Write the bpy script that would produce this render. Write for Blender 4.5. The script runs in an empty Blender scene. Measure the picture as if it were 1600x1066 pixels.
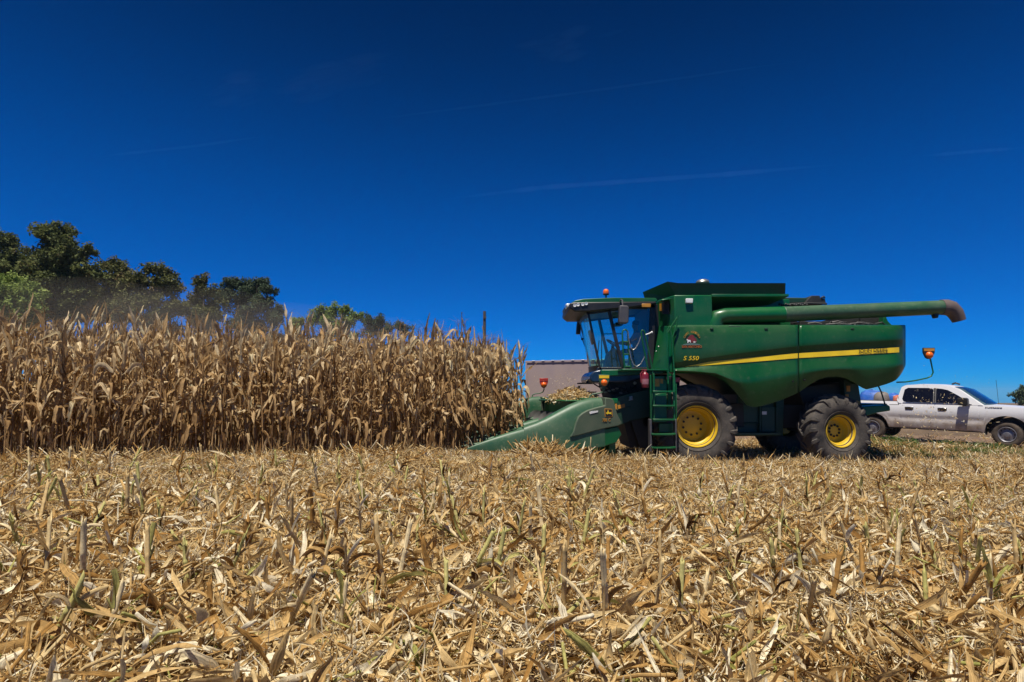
import bpy, bmesh, math, random
import numpy as np
from mathutils import Vector, Matrix

random.seed(7)
rng = np.random.default_rng(11)
S = bpy.context.scene
COL = S.collection
R = math.radians
PI = math.pi

# ------------------------------------------------------------------ camera
CAM_Z = 1.8
F_PX = 896.0            # focal length in pixels of the 1600 wide photograph
PITCH = R(5.23)
cam_d = bpy.data.cameras.new('camera')
cam_d.sensor_width = 36.0
cam_d.lens = F_PX / 1600 * 36
cam_d.clip_start = 0.1
cam_d.clip_end = 20000
cam = bpy.data.objects.new('camera', cam_d)
COL.objects.link(cam)
cam.location = (0, 0, CAM_Z)
cam.rotation_euler = (R(90) + PITCH, 0, 0)
S.camera = cam

# ------------------------------------------------------------------ sky, sun, exposure
SUN_EL, SUN_AZ = R(72), R(200)      # azimuth clockwise from +Y: behind the camera, slightly left
sun_vec = Vector((math.sin(SUN_AZ) * math.cos(SUN_EL), math.cos(SUN_AZ) * math.cos(SUN_EL), math.sin(SUN_EL)))
w = bpy.data.worlds.new('World')
S.world = w
w.use_nodes = True
nt = w.node_tree
nt.nodes.clear()
sky = nt.nodes.new('ShaderNodeTexSky')
sky.sky_type = 'NISHITA'
sky.sun_disc = False
sky.sun_elevation = SUN_EL
sky.sun_rotation = SUN_AZ
sky.altitude = 2200
sky.air_density = 0.9
sky.dust_density = 0.15
sky.ozone_density = 4.0
gm = nt.nodes.new('ShaderNodeGamma'); gm.inputs[1].default_value = 1.12
mul = nt.nodes.new('ShaderNodeMix'); mul.data_type = 'RGBA'; mul.blend_type = 'MULTIPLY'
mul.inputs[0].default_value = 1.0
mul.inputs[7].default_value = (0.0, 0.43, 1.0, 1)     # a polarising filter's deep blue
bg = nt.nodes.new('ShaderNodeBackground'); bg.inputs[1].default_value = 0.061
wo = nt.nodes.new('ShaderNodeOutputWorld')
nt.links.new(sky.outputs[0], gm.inputs[0])
nt.links.new(gm.outputs[0], mul.inputs[6])
geo = nt.nodes.new('ShaderNodeTexCoord'); sxyz = nt.nodes.new('ShaderNodeSeparateXYZ'); nt.links.new(geo.outputs['Generated'], sxyz.inputs[0])
dk = nt.nodes.new('ShaderNodeMapRange'); dk.interpolation_type = 'SMOOTHSTEP'      # sky darkened away from the horizon, standing in for lens vignette
for i_, v_ in enumerate((.24, .66, 1.0, .42)): dk.inputs[i_ + 1].default_value = v_
nt.links.new(sxyz.outputs[2], dk.inputs[0])
vm = nt.nodes.new('ShaderNodeVectorMath'); vm.operation = 'SCALE'
nt.links.new(mul.outputs[2], vm.inputs[0]); nt.links.new(dk.outputs[0], vm.inputs['Scale'])
nt.links.new(vm.outputs[0], bg.inputs[0])
nt.links.new(bg.outputs[0], wo.inputs[0])

sd = bpy.data.lights.new('sun', 'SUN')
sd.energy = 5.0
sd.angle = R(0.5)
sd.color = (1.0, 0.93, 0.82)
so = bpy.data.objects.new('sun', sd)
COL.objects.link(so)
so.rotation_euler = sun_vec.to_track_quat('Z', 'Y').to_euler()
so.location = (0, 0, 40)

S.view_settings.view_transform = 'Standard'
S.view_settings.look = 'None'
S.view_settings.gamma = 1.0
S.view_settings.use_curve_mapping = False
S.view_settings.exposure = 0.42
S.cycles.use_denoising = True
S.cycles.max_bounces = 8
S.cycles.diffuse_bounces = 3
S.cycles.glossy_bounces = 3
S.cycles.transmission_bounces = 6
S.cycles.transparent_max_bounces = 12
S.cycles.volume_bounces = 0

# ------------------------------------------------------------------ helpers
def PX(px, py, Y):
    """The real point at depth Y that the photograph shows at pixel (px, py)."""
    cp, sp = math.cos(PITCH), math.sin(PITCH)
    a, b = (px - 800) / F_PX, (533 - py) / F_PX
    dy, dz = cp - b * sp, sp + b * cp
    t = Y / dy
    return Vector((a * t, Y, CAM_Z + dz * t))

OFF = {}
def wloc(o):
    return OFF.get(o.name, Vector((0, 0, 0))) if o else Vector((0, 0, 0))

class MB:
    """Collects shapes for one mesh (points in world coordinates)."""
    def __init__(s):
        s.v, s.f, s.m = [], [], []
        s.mi = 0
    def add(s, verts, faces, M=None):
        n = len(s.v)
        for p in verts:
            p = Vector(p)
            s.v.append(M @ p if M is not None else p)
        for f in faces:
            s.f.append([i + n for i in f]); s.m.append(s.mi)
        return s
    def box(s, lo, hi, M=None):
        (x0, y0, z0), (x1, y1, z1) = lo, hi
        v = [(x0, y0, z0), (x1, y0, z0), (x1, y1, z0), (x0, y1, z0), (x0, y0, z1), (x1, y0, z1), (x1, y1, z1), (x0, y1, z1)]
        return s.add(v, [(3, 2, 1, 0), (4, 5, 6, 7), (0, 1, 5, 4), (1, 2, 6, 5), (2, 3, 7, 6), (3, 0, 4, 7)], M)
    def prism(s, poly, vec, taper=None):
        """poly: points of one face (facing -vec), extruded along vec; taper: points of the far face instead."""
        n = len(poly)
        vec = Vector(vec)
        a = [Vector(p) for p in poly]
        b = [Vector(p) for p in taper] if taper else [p + vec for p in a]
        return s.add(a + b, [list(range(n)), list(range(2 * n - 1, n - 1, -1))] + [(i, i + n, (i + 1) % n + n, (i + 1) % n) for i in range(n)])
    def loft(s, secs, closed=True, cap=True):
        n = len(secs[0]); k = len(secs)
        fs = []
        for i in range(k - 1):
            for j in range(n if closed else n - 1):
                j2 = (j + 1) % n
                fs.append((i * n + j, i * n + j2, (i + 1) * n + j2, (i + 1) * n + j))
        if cap and closed:
            fs.append(list(range(n - 1, -1, -1))); fs.append([(k - 1) * n + j for j in range(n)])
        return s.add([p for q in secs for p in q], fs)
    def tube(s, pts, r, n=8, cap=True):
        pts = [Vector(p) for p in pts]
        rs = r if isinstance(r, (list, tuple)) else [r] * len(pts)
        secs = []
        up = None
        for i, p in enumerate(pts):
            d = (pts[min(i + 1, len(pts) - 1)] - pts[max(i - 1, 0)])
            d = d.normalized() if d.length > 1e-9 else Vector((0, 0, 1))
            if up is None:
                up = Vector((0, 0, 1)) if abs(d.z) < .9 else Vector((1, 0, 0))
            a = d.cross(up).normalized(); b = a.cross(d).normalized(); up = b
            secs.append([p + (a * math.cos(2 * PI * k / n) + b * math.sin(2 * PI * k / n)) * rs[i] for k in range(n)])
        return s.loft(secs, True, cap)
    def lathe(s, prof, c, axis='Y', n=48, M=None, close=False):
        """prof: (radius, offset along the axis)."""
        c = Vector(c); secs = []
        for k in range(n):
            a = 2 * PI * k / n; ca, sa = math.cos(a), math.sin(a)
            row = []
            for r, h in prof:
                p = {'Y': Vector((r * ca, h, r * sa)), 'Z': Vector((r * ca, r * sa, h)), 'X': Vector((h, r * ca, r * sa))}[axis]
                row.append(c + (M @ p if M is not None else p))
            secs.append(row)
        m = len(prof); fs = []
        for k in range(n):
            k2 = (k + 1) % n
            for j in range(m if close else m - 1):
                j2 = (j + 1) % m
                fs.append((k * m + j, k * m + j2, k2 * m + j2, k2 * m + j))
        return s.add([p for q in secs for p in q], fs)
    def ball(s, c, r, n=12, m=8, sc=(1, 1, 1)):
        c = Vector(c); v, f = [], []
        for i in range(m + 1):
            t = PI * i / m
            for k in range(n):
                a = 2 * PI * k / n
                v.append(c + Vector((math.sin(t) * math.cos(a) * sc[0], math.sin(t) * math.sin(a) * sc[1], math.cos(t) * sc[2])) * r)
        for i in range(m):
            for k in range(n):
                f.append((i * n + k, (i + 1) * n + k, (i + 1) * n + (k + 1) % n, i * n + (k + 1) % n))
        return s.add(v, f)

def obj(name, mb, mats, parent=None, smooth=35, bevel=0, seg=2):
    me = bpy.data.meshes.new(name)
    off = wloc(parent)
    me.from_pydata([tuple(p - off) for p in mb.v], [], mb.f)
    mats = mats if isinstance(mats, (list, tuple)) else [mats]
    for m in mats:
        me.materials.append(m)
    if len(mats) > 1:
        me.polygons.foreach_set('material_index', mb.m)
    bm = bmesh.new(); bm.from_mesh(me)
    bmesh.ops.remove_doubles(bm, verts=bm.verts, dist=1e-5)
    bmesh.ops.recalc_face_normals(bm, faces=bm.faces)
    bm.to_mesh(me); bm.free()
    if smooth:
        me.polygons.foreach_set('use_smooth', [True] * len(me.polygons))
        me.set_sharp_from_angle(angle=R(smooth))
    o = bpy.data.objects.new(name, me)
    COL.objects.link(o)
    if parent:
        o.parent = parent
        OFF[o.name] = off
    if bevel:
        b = o.modifiers.new('bevel', 'BEVEL'); b.width = bevel; b.segments = seg; b.limit_method = 'ANGLE'; b.angle_limit = R(40); b.harden_normals = False
    return o

def tag(o, label, cat=None, group=None, kind=None):
    if label: o['label'] = label
    if cat: o['category'] = cat
    if group: o['group'] = group
    if kind: o['kind'] = kind
    return o

def empty(name, loc, parent=None):
    o = bpy.data.objects.new(name, None)
    COL.objects.link(o)
    o.empty_display_size = .2
    if parent:
        o.parent = parent
        o.location = Vector(loc) - wloc(parent)
    else:
        o.location = loc
    OFF[o.name] = Vector(loc)
    return o

def np_mesh(name, V, Q, mats, parent=None, attrs=None, smooth=True, mat_idx=None):
    """V (n,3), Q (m,4) arrays -> one mesh object, fast."""
    me = bpy.data.meshes.new(name)
    V = np.ascontiguousarray(V, dtype=np.float32); Q = np.ascontiguousarray(Q, dtype=np.int32)
    k = Q.shape[1]
    me.vertices.add(len(V)); me.vertices.foreach_set('co', V.ravel())
    me.loops.add(Q.size); me.loops.foreach_set('vertex_index', Q.ravel())
    me.polygons.add(len(Q)); me.polygons.foreach_set('loop_start', np.arange(0, Q.size, k, dtype=np.int32))
    me.update(calc_edges=True)
    for nm, a in (attrs or {}).items():
        at = me.attributes.new(nm, 'FLOAT', 'POINT'); at.data.foreach_set('value', np.ascontiguousarray(a, dtype=np.float32))
    for m in (mats if isinstance(mats, (list, tuple)) else [mats]):
        me.materials.append(m)
    if mat_idx is not None:
        me.polygons.foreach_set('material_index', np.ascontiguousarray(mat_idx, dtype=np.int32))
    if smooth:
        me.polygons.foreach_set('use_smooth', np.ones(len(Q), dtype=bool))
    o = bpy.data.objects.new(name, me)
    COL.objects.link(o)
    if parent:
        o.parent = parent
    return o

# ------------------------------------------------------------------ materials
def nodes_of(name):
    m = bpy.data.materials.new(name); m.use_nodes = True
    n = m.node_tree
    return m, n, n.nodes['Principled BSDF'], n.nodes['Material Output']

def N(n, t, **kw):
    x = n.nodes.new(t)
    for k, v in kw.items():
        setattr(x, k, v)
    return x

def mixc(n, fac, a, b, mode='MIX'):
    x = N(n, 'ShaderNodeMix', data_type='RGBA', blend_type=mode)
    for i, v in ((0, fac), (6, a), (7, b)):
        if isinstance(v, bpy.types.NodeSocket): n.links.new(v, x.inputs[i])
        elif i == 0: x.inputs[0].default_value = v
        else: x.inputs[i].default_value = (*v, 1) if len(v) == 3 else v
    return x.outputs[2]

def noise(n, scale, detail=4, rough=.55, coord='Object', stretch=None, dist=0):
    tc = N(n, 'ShaderNodeTexCoord')
    src = tc.outputs[coord]
    if stretch:
        mp = N(n, 'ShaderNodeMapping'); mp.inputs['Scale'].default_value = stretch
        n.links.new(src, mp.inputs[0]); src = mp.outputs[0]
    t = N(n, 'ShaderNodeTexNoise'); t.inputs['Scale'].default_value = scale; t.inputs['Detail'].default_value = detail
    t.inputs['Roughness'].default_value = rough; t.inputs['Distortion'].default_value = dist
    n.links.new(src, t.inputs['Vector'])
    return t.outputs['Fac']

def ramp(n, fac, stops):
    r = N(n, 'ShaderNodeValToRGB')
    el = r.color_ramp.elements
    el[0].position, el[-1].position = stops[0][0], stops[-1][0]
    el[0].color, el[-1].color = (*stops[0][1], 1), (*stops[-1][1], 1)
    for p, c in stops[1:-1]:
        e = el.new(p); e.color = (*c, 1)
    n.links.new(fac, r.inputs[0])
    return r.outputs[0]

def grey(v): return (v, v, v)

def paint(name, col, rough=.35, dust=(.30, .22, .14), amount=.35, lo=.45, hi=.8, scale=3.0, metal=0, coat=0.0, streak=None, bump=0.0, spec=.5):
    m, n, b, out = nodes_of(name)
    f1 = noise(n, scale, 6, .62, stretch=streak)
    f2 = noise(n, scale * 9, 3, .6)
    k = ramp(n, f1, [(lo, grey(0)), (hi, grey(amount))])
    sp = ramp(n, f2, [(.55, grey(0)), (.78, grey(amount * .8))])
    k2 = mixc(n, 1.0, k, sp, 'ADD')
    tint = ramp(n, noise(n, scale * .6, 2), [(.3, tuple(c * .85 for c in col)), (.7, tuple(min(1, c * 1.12) for c in col))])
    c = mixc(n, k2, tint, dust)
    n.links.new(c, b.inputs['Base Color'])
    rr = N(n, 'ShaderNodeMapRange'); rr.inputs[3].default_value = rough; rr.inputs[4].default_value = min(1, rough + .6)
    sep = N(n, 'ShaderNodeSeparateColor'); n.links.new(k2, sep.inputs[0]); n.links.new(sep.outputs[0], rr.inputs[0])
    n.links.new(rr.outputs[0], b.inputs['Roughness'])
    b.inputs['Metallic'].default_value = metal
    b.inputs['Coat Weight'].default_value = coat
    b.inputs['Specular IOR Level'].default_value = spec
    if bump:
        bp = N(n, 'ShaderNodeBump'); bp.inputs['Strength'].default_value = bump; bp.inputs['Distance'].default_value = .02
        n.links.new(f1, bp.inputs['Height']); n.links.new(bp.outputs[0], b.inputs['Normal'])
    return m

def glass(name, tint, refl=.25, rough=.03, dirt=.06):
    m, n, b, out = nodes_of(name)
    n.nodes.remove(b)
    tr = N(n, 'ShaderNodeBsdfTransparent'); tr.inputs[0].default_value = (*tint, 1)
    gl = N(n, 'ShaderNodeBsdfGlossy'); gl.inputs['Roughness'].default_value = rough
    df = N(n, 'ShaderNodeBsdfDiffuse'); df.inputs[0].default_value = (.26, .40, .36, 1)  # milky teal: paints the cab panes' bright reflection into the dirt film
    fr = N(n, 'ShaderNodeFresnel'); fr.inputs[0].default_value = 1.5
    ma = N(n, 'ShaderNodeMath', operation='MULTIPLY_ADD'); ma.inputs[1].default_value = 1.0; ma.inputs[2].default_value = refl * .2
    n.links.new(fr.outputs[0], ma.inputs[0])
    mx = N(n, 'ShaderNodeMixShader'); n.links.new(ma.outputs[0], mx.inputs[0]); n.links.new(tr.outputs[0], mx.inputs[1]); n.links.new(gl.outputs[0], mx.inputs[2])
    d = ramp(n, noise(n, 5, 6), [(.4, grey(dirt * .3)), (.75, grey(dirt))])
    mx2 = N(n, 'ShaderNodeMixShader'); n.links.new(d, mx2.inputs[0]); n.links.new(mx.outputs[0], mx2.inputs[1]); n.links.new(df.outputs[0], mx2.inputs[2])
    n.links.new(mx2.outputs[0], out.inputs[0])
    return m

def leafy(name, stops, transl=.35, rough=.7, streak=True, spec=.3, vary=.35, nscale=14):
    """Thin plant matter: colour from the 'tone' attribute, fibre noise, some light through."""
    m, n, b, out = nodes_of(name)
    at = N(n, 'ShaderNodeAttribute'); at.attribute_name = 'tone'
    c = ramp(n, at.outputs['Fac'], stops)
    f = noise(n, nscale, 4, .7)
    v = ramp(n, f, [(.25, grey(1 - vary)), (.75, grey(1 + vary * .35))])
    c = mixc(n, 1.0, c, v, 'MULTIPLY')
    if streak:                                             # fibres running along each piece
        a2 = N(n, 'ShaderNodeAttribute'); a2.attribute_name = 'fib'
        nz = N(n, 'ShaderNodeTexNoise', noise_dimensions='1D'); nz.inputs['Scale'].default_value = 1.0; nz.inputs['Detail'].default_value = 3; nz.inputs['Roughness'].default_value = .7
        n.links.new(a2.outputs['Fac'], nz.inputs['W'])
        c = mixc(n, 1.0, c, ramp(n, nz.outputs['Fac'], [(.32, (.52, .50, .46)), (.5, (1, 1, 1)), (.68, (1.22, 1.20, 1.12))]), 'MULTIPLY')
    n.links.new(c, b.inputs['Base Color'])
    b.inputs['Roughness'].default_value = rough
    b.inputs['Specular IOR Level'].default_value = spec
    if transl:
        t = N(n, 'ShaderNodeBsdfTranslucent'); n.links.new(c, t.inputs[0])
        mx = N(n, 'ShaderNodeMixShader'); mx.inputs[0].default_value = transl
        n.links.new(b.outputs[0], mx.inputs[1]); n.links.new(t.outputs[0], mx.inputs[2]); n.links.new(mx.outputs[0], out.inputs[0])
    return m

def emit_free(name, col, rough=.3, transm=0.0):
    m, n, b, out = nodes_of(name)
    b.inputs['Base Color'].default_value = (*col, 1); b.inputs['Roughness'].default_value = rough
    return m

GREEN = (.003, .096, .026)
M = {}
M['green'] = paint('green_paint', GREEN, .30, amount=.14, lo=.42, hi=.85, scale=1.4, coat=.08, spec=.4, dust=(.22, .20, .13))
M['green_side'] = paint('green_side_panel', (.002, .070, .018), .30, streak=(1, 1, .45), amount=.17, lo=.40, hi=.9, scale=1.1, coat=.05, spec=.35, dust=(.20, .19, .13))
M['green_dark'] = paint('green_dark_steel', (.004, .042, .020), .5, amount=.14, scale=2.2, dust=(.16, .12, .08))
M['green_dusty'] = paint('green_dusty_plastic', (.012, .080, .034), .42, amount=.24, lo=.3, hi=.8, scale=1.6, dust=(.30, .30, .20))
M['green_panel'] = paint('green_dull_panel', (.05, .085, .05), .6, amount=.35, lo=.3, hi=.8, scale=2.5, dust=(.16, .15, .10))
M['yellow'] = paint('yellow_paint', (.85, .58, .012), .35, amount=.06, scale=3, dust=(.35, .24, .10))
M['yellow_rim'] = paint('yellow_rim_paint', (.66, .43, .010), .42, amount=.28, lo=.35, hi=.8, scale=4, dust=(.25, .17, .07))
M['black'] = paint('black_plastic', (.012, .012, .013), .45, amount=.12, scale=4, dust=(.12, .10, .08))
M['dark'] = paint('dark_machinery', (.018, .019, .018), .65, amount=.2, scale=4, dust=(.10, .08, .06))
M['rubber'] = paint('tyre_rubber', (.026, .025, .024), .7, amount=.55, lo=.3, hi=.72, scale=3.2, dust=(.19, .16, .13), bump=.25, spec=.3)
M['steel'] = paint('worn_steel', (.35, .34, .33), .38, metal=.8, amount=.3, scale=5, dust=(.25, .2, .14))
M['mirror_shell'] = paint('mirror_shell_plastic', (.06, .058, .065), .5, amount=.25, scale=7, dust=(.16, .13, .11))
M['spout'] = paint('spout_rubber', (.09, .065, .06), .6, amount=.4, lo=.35, hi=.7, scale=6, dust=(.2, .15, .13))
M['orange'] = paint('orange_lens', (.75, .13, .01), .2, amount=.06, scale=9)
M['amber_mark'] = paint('amber_reflector', (.50, .22, .02), .35, amount=.1, scale=9)
M['red_lens'] = paint('red_reflector', (.38, .03, .015), .3, amount=.2, scale=9)
M['red'] = paint('red_cylinder_paint', (.20, .008, .025), .35, amount=.15, scale=8)
M['white'] = paint('white_lettering', (.7, .7, .68), .5, amount=.15, scale=12)
M['lamp_glass'] = paint('lamp_glass', (.75, .76, .74), .15, amount=.1, scale=20)
M['chrome'] = paint('chrome', (.6, .6, .6), .15, metal=1, amount=.15, scale=9)
M['navy'] = paint('navy_gloss', (.01, .03, .07), .25, amount=.05, scale=4)
M['gold_text'] = paint('gold_lettering', (.50, .22, .02), .5, amount=.15, scale=14)
M['orange_text'] = paint('orange_lettering', (.48, .12, .02), .5, amount=.15, scale=14)
M['maroon'] = paint('maroon_decal', (.16, .012, .02), .5, amount=.12, scale=14)
M['decal_green'] = paint('grey_green_decal', (.10, .17, .15), .5, amount=.1, scale=14)
M['stripe'] = M['yellow']
M['glass_front'] = glass('cab_windscreen', (.55, .98, .92), .25, dirt=.12)
M['glass_door'] = glass('cab_door_glass', (.42, .80, .82), .35, dirt=.07)
M['window_black'] = paint('dark_tinted_glass', (.006, .006, .008), .06, amount=.004, scale=12, coat=.5)
M['car_glass'] = glass('tinted_car_glass', (.035, .035, .045), .5, dirt=.07)
M['car_screen'] = glass('car_windscreen', (.06, .13, .17), .8, dirt=.03)
# ------------------------------------------------------------------ ground
def sst(a, b, x):
    t = np.clip((np.asarray(x, float) - a) / (b - a), 0, 1)
    return t * t * (3 - 2 * t)

def gz(X, Y):
    X = np.asarray(X, float); Y = np.asarray(Y, float)
    s = sst(-1.5, 6, X)
    base = .42 * (1 - s) + .13 * s
    fall_r = 1 - sst(12.9, 14.4, Y)
    fall_l = 1 - sst(24, 40, Y)
    k = sst(-1.2, .8, X)
    z = base * (fall_l * (1 - k) + fall_r * k)
    t = sst(14.8, 17.5, Y) * sst(8, 10.5, X) * (1 - sst(26, 40, Y))
    tr = np.clip(.11 - .030 * (X - 13.7), -.10, .25)
    z = z * (1 - t) + tr * t
    z = z + .03 * np.sin(X * 1.3 + 1) * np.sin(Y * 1.1) * (1 - sst(10, 13, Y))
    d = np.hypot(X, Y)
    z = z - .012 * np.clip(d - 60, 0, None)
    return z

def make_ground():
    ys = np.concatenate([np.arange(-6, 26, .25), np.geomspace(26, 2400, 40)])
    xs = np.concatenate([-np.geomspace(22, 2400, 30)[::-1], np.arange(-21.75, 22, .25), np.geomspace(22, 2400, 30)])
    XX, YY = np.meshgrid(xs, ys)
    ZZ = gz(XX, YY)
    V = np.stack([XX, YY, ZZ], -1).reshape(-1, 3)
    nx = len(xs)
    i, j = np.meshgrid(np.arange(len(xs) - 1), np.arange(len(ys) - 1))
    a = (j * nx + i).ravel()
    Q = np.stack([a, a + 1, a + 1 + nx, a + nx], -1)
    m, n, b, out = nodes_of('soil')
    c = ramp(n, noise(n, 1.2, 8, .7), [(.3, (.055, .034, .018)), (.5, (.13, .085, .045)), (.72, (.24, .16, .085))])
    c2 = ramp(n, noise(n, 18, 5, .7), [(.3, grey(.45)), (.7, grey(1.25))])
    n.links.new(mixc(n, 1, c, c2, 'MULTIPLY'), b.inputs['Base Color'])
    b.inputs['Roughness'].default_value = .95
    bp = N(n, 'ShaderNodeBump'); bp.inputs['Strength'].default_value = .6; bp.inputs['Distance'].default_value = .05
    n.links.new(noise(n, 22, 5, .7), bp.inputs['Height']); n.links.new(bp.outputs[0], b.inputs['Normal'])
    o = np_mesh('ground', V, Q, m)
    tag(o, 'brown soil of the corn field reaching to the horizon', kind='structure')
    # the dirt track the pickup stands on
    us = np.arange(6.5, 60, .4); vs = np.linspace(17.6, 26, 22)
    UU, VV = np.meshgrid(us, vs)
    yy = VV - .16 * (UU - 12)
    zz = gz(UU, yy) + .012 + .02 * np.sin(UU * 2.1) * np.cos(yy * 3) * .5
    V = np.stack([UU, yy, zz], -1).reshape(-1, 3); nx = len(us)
    i, j = np.meshgrid(np.arange(len(us) - 1), np.arange(len(vs) - 1)); a = (j * nx + i).ravel()
    m, n, b, out = nodes_of('dirt_track')
    c = ramp(n, noise(n, 1.6, 8, .7), [(.3, (.09, .056, .034)), (.55, (.17, .11, .068)), (.75, (.24, .165, .11))])
    n.links.new(c, b.inputs['Base Color']); b.inputs['Roughness'].default_value = .95
    bp = N(n, 'ShaderNodeBump'); bp.inputs['Strength'].default_value = .5; bp.inputs['Distance'].default_value = .04
    n.links.new(noise(n, 14, 6, .7), bp.inputs['Height']); n.links.new(bp.outputs[0], b.inputs['Normal'])
    o = np_mesh('dirt_track', V, np.stack([a, a + 1, a + 1 + nx, a + nx], -1), m)
    tag(o, 'reddish brown dirt track beside the field under the pickup', kind='structure')
make_ground()

# ------------------------------------------------------------------ plant matter
STRAW = [(0.0, (.055, .026, .010)), (.14, (.13, .066, .024)), (.34, (.40, .215, .060)), (.55, (.61, .405, .165)), (.76, (.77, .60, .32)),
         (.90, (.94, .86, .66)), (.912, (.58, .52, .20)), (1.0, (.34, .34, .09))]
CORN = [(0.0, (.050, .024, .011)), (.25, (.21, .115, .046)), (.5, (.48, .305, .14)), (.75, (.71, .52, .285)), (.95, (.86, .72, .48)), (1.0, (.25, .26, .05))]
M['straw'] = leafy('chopped_straw', STRAW, .28, .85, vary=.5, nscale=34, spec=.12)
M['corn_leaf'] = leafy('dry_corn_leaf', CORN, .38, .85, vary=.4, nscale=20, spec=.12)
M['corn_stalk'] = leafy('dry_corn_stalk', CORN, 0, .65, vary=.4, nscale=26)
M['stub'] = leafy('cut_stalk', STRAW, .12, .8, vary=.5, nscale=34, spec=.15)

def ribbons(P0, az, el, L, W, curl, turn, roll, twist, fold, S_, prof, bend=None):
    """N leaf ribbons at once: start, heading, pitch, length, width, bending, turning, roll, twist, fold depth; S_ segments; prof(t) width profile.
    Returns V (N*(S+1)*3, 3) and Q."""
    n = len(L)
    t = np.linspace(0, 1, S_ + 1)
    V = np.zeros((n, S_ + 1, 3, 3))
    p = P0.copy()
    for k in range(S_ + 1):
        e = el + curl * (bend(t[k]) if bend else t[k]); a = az + turn * t[k]
        d = np.stack([np.cos(e) * np.cos(a), np.cos(e) * np.sin(a), np.sin(e)], -1)
        s = np.stack([-np.sin(a), np.cos(a), np.zeros(n)], -1)
        u = np.cross(d, s)
        r = roll + twist * t[k]
        side = s * np.cos(r)[:, None] + u * np.sin(r)[:, None]
        nor = -s * np.sin(r)[:, None] + u * np.cos(r)[:, None]
        wd = (W * prof(t[k]) * .5)[:, None]
        V[:, k, 0] = p - side * wd
        V[:, k, 1] = p - nor * wd * fold[:, None]
        V[:, k, 2] = p + side * wd
        if k < S_:
            p = p + d * (L / S_)[:, None]
    base = (np.arange(n) * (S_ + 1) * 3)[:, None, None, None]
    kk = (np.arange(S_) * 3)[None, :, None, None]
    cc = np.arange(2)[None, None, :, None]
    q = np.array([0, 1, 4, 3])[None, None, None, :]
    Q = (base + kk + cc + q).reshape(-1, 4)
    return V.reshape(-1, 3), Q

def rods(P0, az, el, L, Rd, bend, n6=6, split=False):
    """N stalk pieces as tapered open tubes of three rings with end caps left dark by a sunken middle."""
    n = len(L)
    d = np.stack([np.cos(el) * np.cos(az), np.cos(el) * np.sin(az), np.sin(el)], -1)
    s = np.stack([-np.sin(az), np.cos(az), np.zeros(n)], -1)
    u = np.cross(d, s)
    ang = np.linspace(0, 2 * PI, n6, endpoint=False)
    ts = [0, .02, .5, .98, 1.0]; rs = [.05, 1, .96, .9, .05]
    V = np.zeros((n, len(ts), n6, 3))
    for k, t in enumerate(ts):
        c = P0 + d * (L * t)[:, None] + u * (bend * 4 * t * (1 - t) * L)[:, None]
        for j, a in enumerate(ang):
            V[:, k, j] = c + (s * math.cos(a) + u * math.sin(a)) * (Rd * rs[k])[:, None]
    base = (np.arange(n) * len(ts) * n6)[:, None, None, None]
    kk = (np.arange(len(ts) - 1) * n6)[None, :, None, None]
    j = np.arange(n6); q = np.stack([j, (j + 1) % n6, (j + 1) % n6 + n6, j + n6], -1)[None, None]
    return V.reshape(-1, 3), (base + kk + q).reshape(-1, 4)

class NP:
    def __init__(s): s.V, s.Q, s.T, s.F, s.n, s.mi = [], [], [], [], 0, []
    def add(s, VQ, tone, per, mi=0, ring=3):
        V, Q = VQ; k = np.arange(len(V)); s.F.append((k // per) * 7.37 % 997 + (k % ring) * (3.2 if ring == 3 else 1.6))
        s.V.append(V); s.Q.append(Q + s.n); s.T.append(np.repeat(tone, per)); s.n += len(V); s.mi.append(np.full(len(Q), mi))
    def build(s, name, mats, parent=None):
        return np_mesh(name, np.concatenate(s.V), np.concatenate(s.Q), mats, parent, {'tone': np.concatenate(s.T), 'fib': np.concatenate(s.F)}, mat_idx=np.concatenate(s.mi))

leafprof = lambda t: max(.06, (1 - abs(2 * t - .8) ** 2.4 * .62)) if t < .9 else max(.06, .55 * (1 - t) / .1)
shred = lambda t: .72 + .28 * math.sin(PI * min(1, t * 1.1))
oval = lambda t: max(.05, math.sin(PI * (.06 + .9 * t)) ** .7)

# ------------------------------------------------------------------ standing corn
def corn_leaves(rg, h):
    n = rg.integers(11, 15)
    z = np.linspace(.10, 1, n) ** .62 * .98 * h * .86 + rg.normal(0, .04, n)
    az = rg.uniform(0, 2 * PI) + np.arange(n) * PI + rg.normal(0, .6, n)
    up = (z / h) > .6
    L = rg.uniform(.32, .72, n)
    W = rg.uniform(.045, .088, n)
    el = np.where(up, rg.uniform(1.0, 1.5, n), rg.uniform(-.6, 1.3, n))
    curl = np.where(up & (rg.random(n) < .45), -rg.uniform(0, .7, n), -rg.uniform(.7, 1, n) * (el + 1.45))
    P0 = np.stack([np.zeros(n), np.zeros(n), z], -1)
    VQ = ribbons(P0, az, el, L, W, curl, rg.normal(0, .5, n), rg.normal(0, .5, n), rg.normal(0, 1.6, n), rg.uniform(.3, 1.2, n), 9, leafprof, lambda t: float(sst(.08, .52, t)))
    V = VQ[0].reshape(n, 10, 3, 3)
    V += rg.normal(0, .007, V.shape)             # crumpled
    tone = np.clip(.38 + .48 * (z / h) ** 1.2 + rg.normal(0, .15, n), .02, .96)  # tone rises with height: sunlit tops and shaded feet painted into the colour
    tone[rg.random(n) < .006] = .985
    return (V.reshape(-1, 3), VQ[1]), tone, 30

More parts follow.
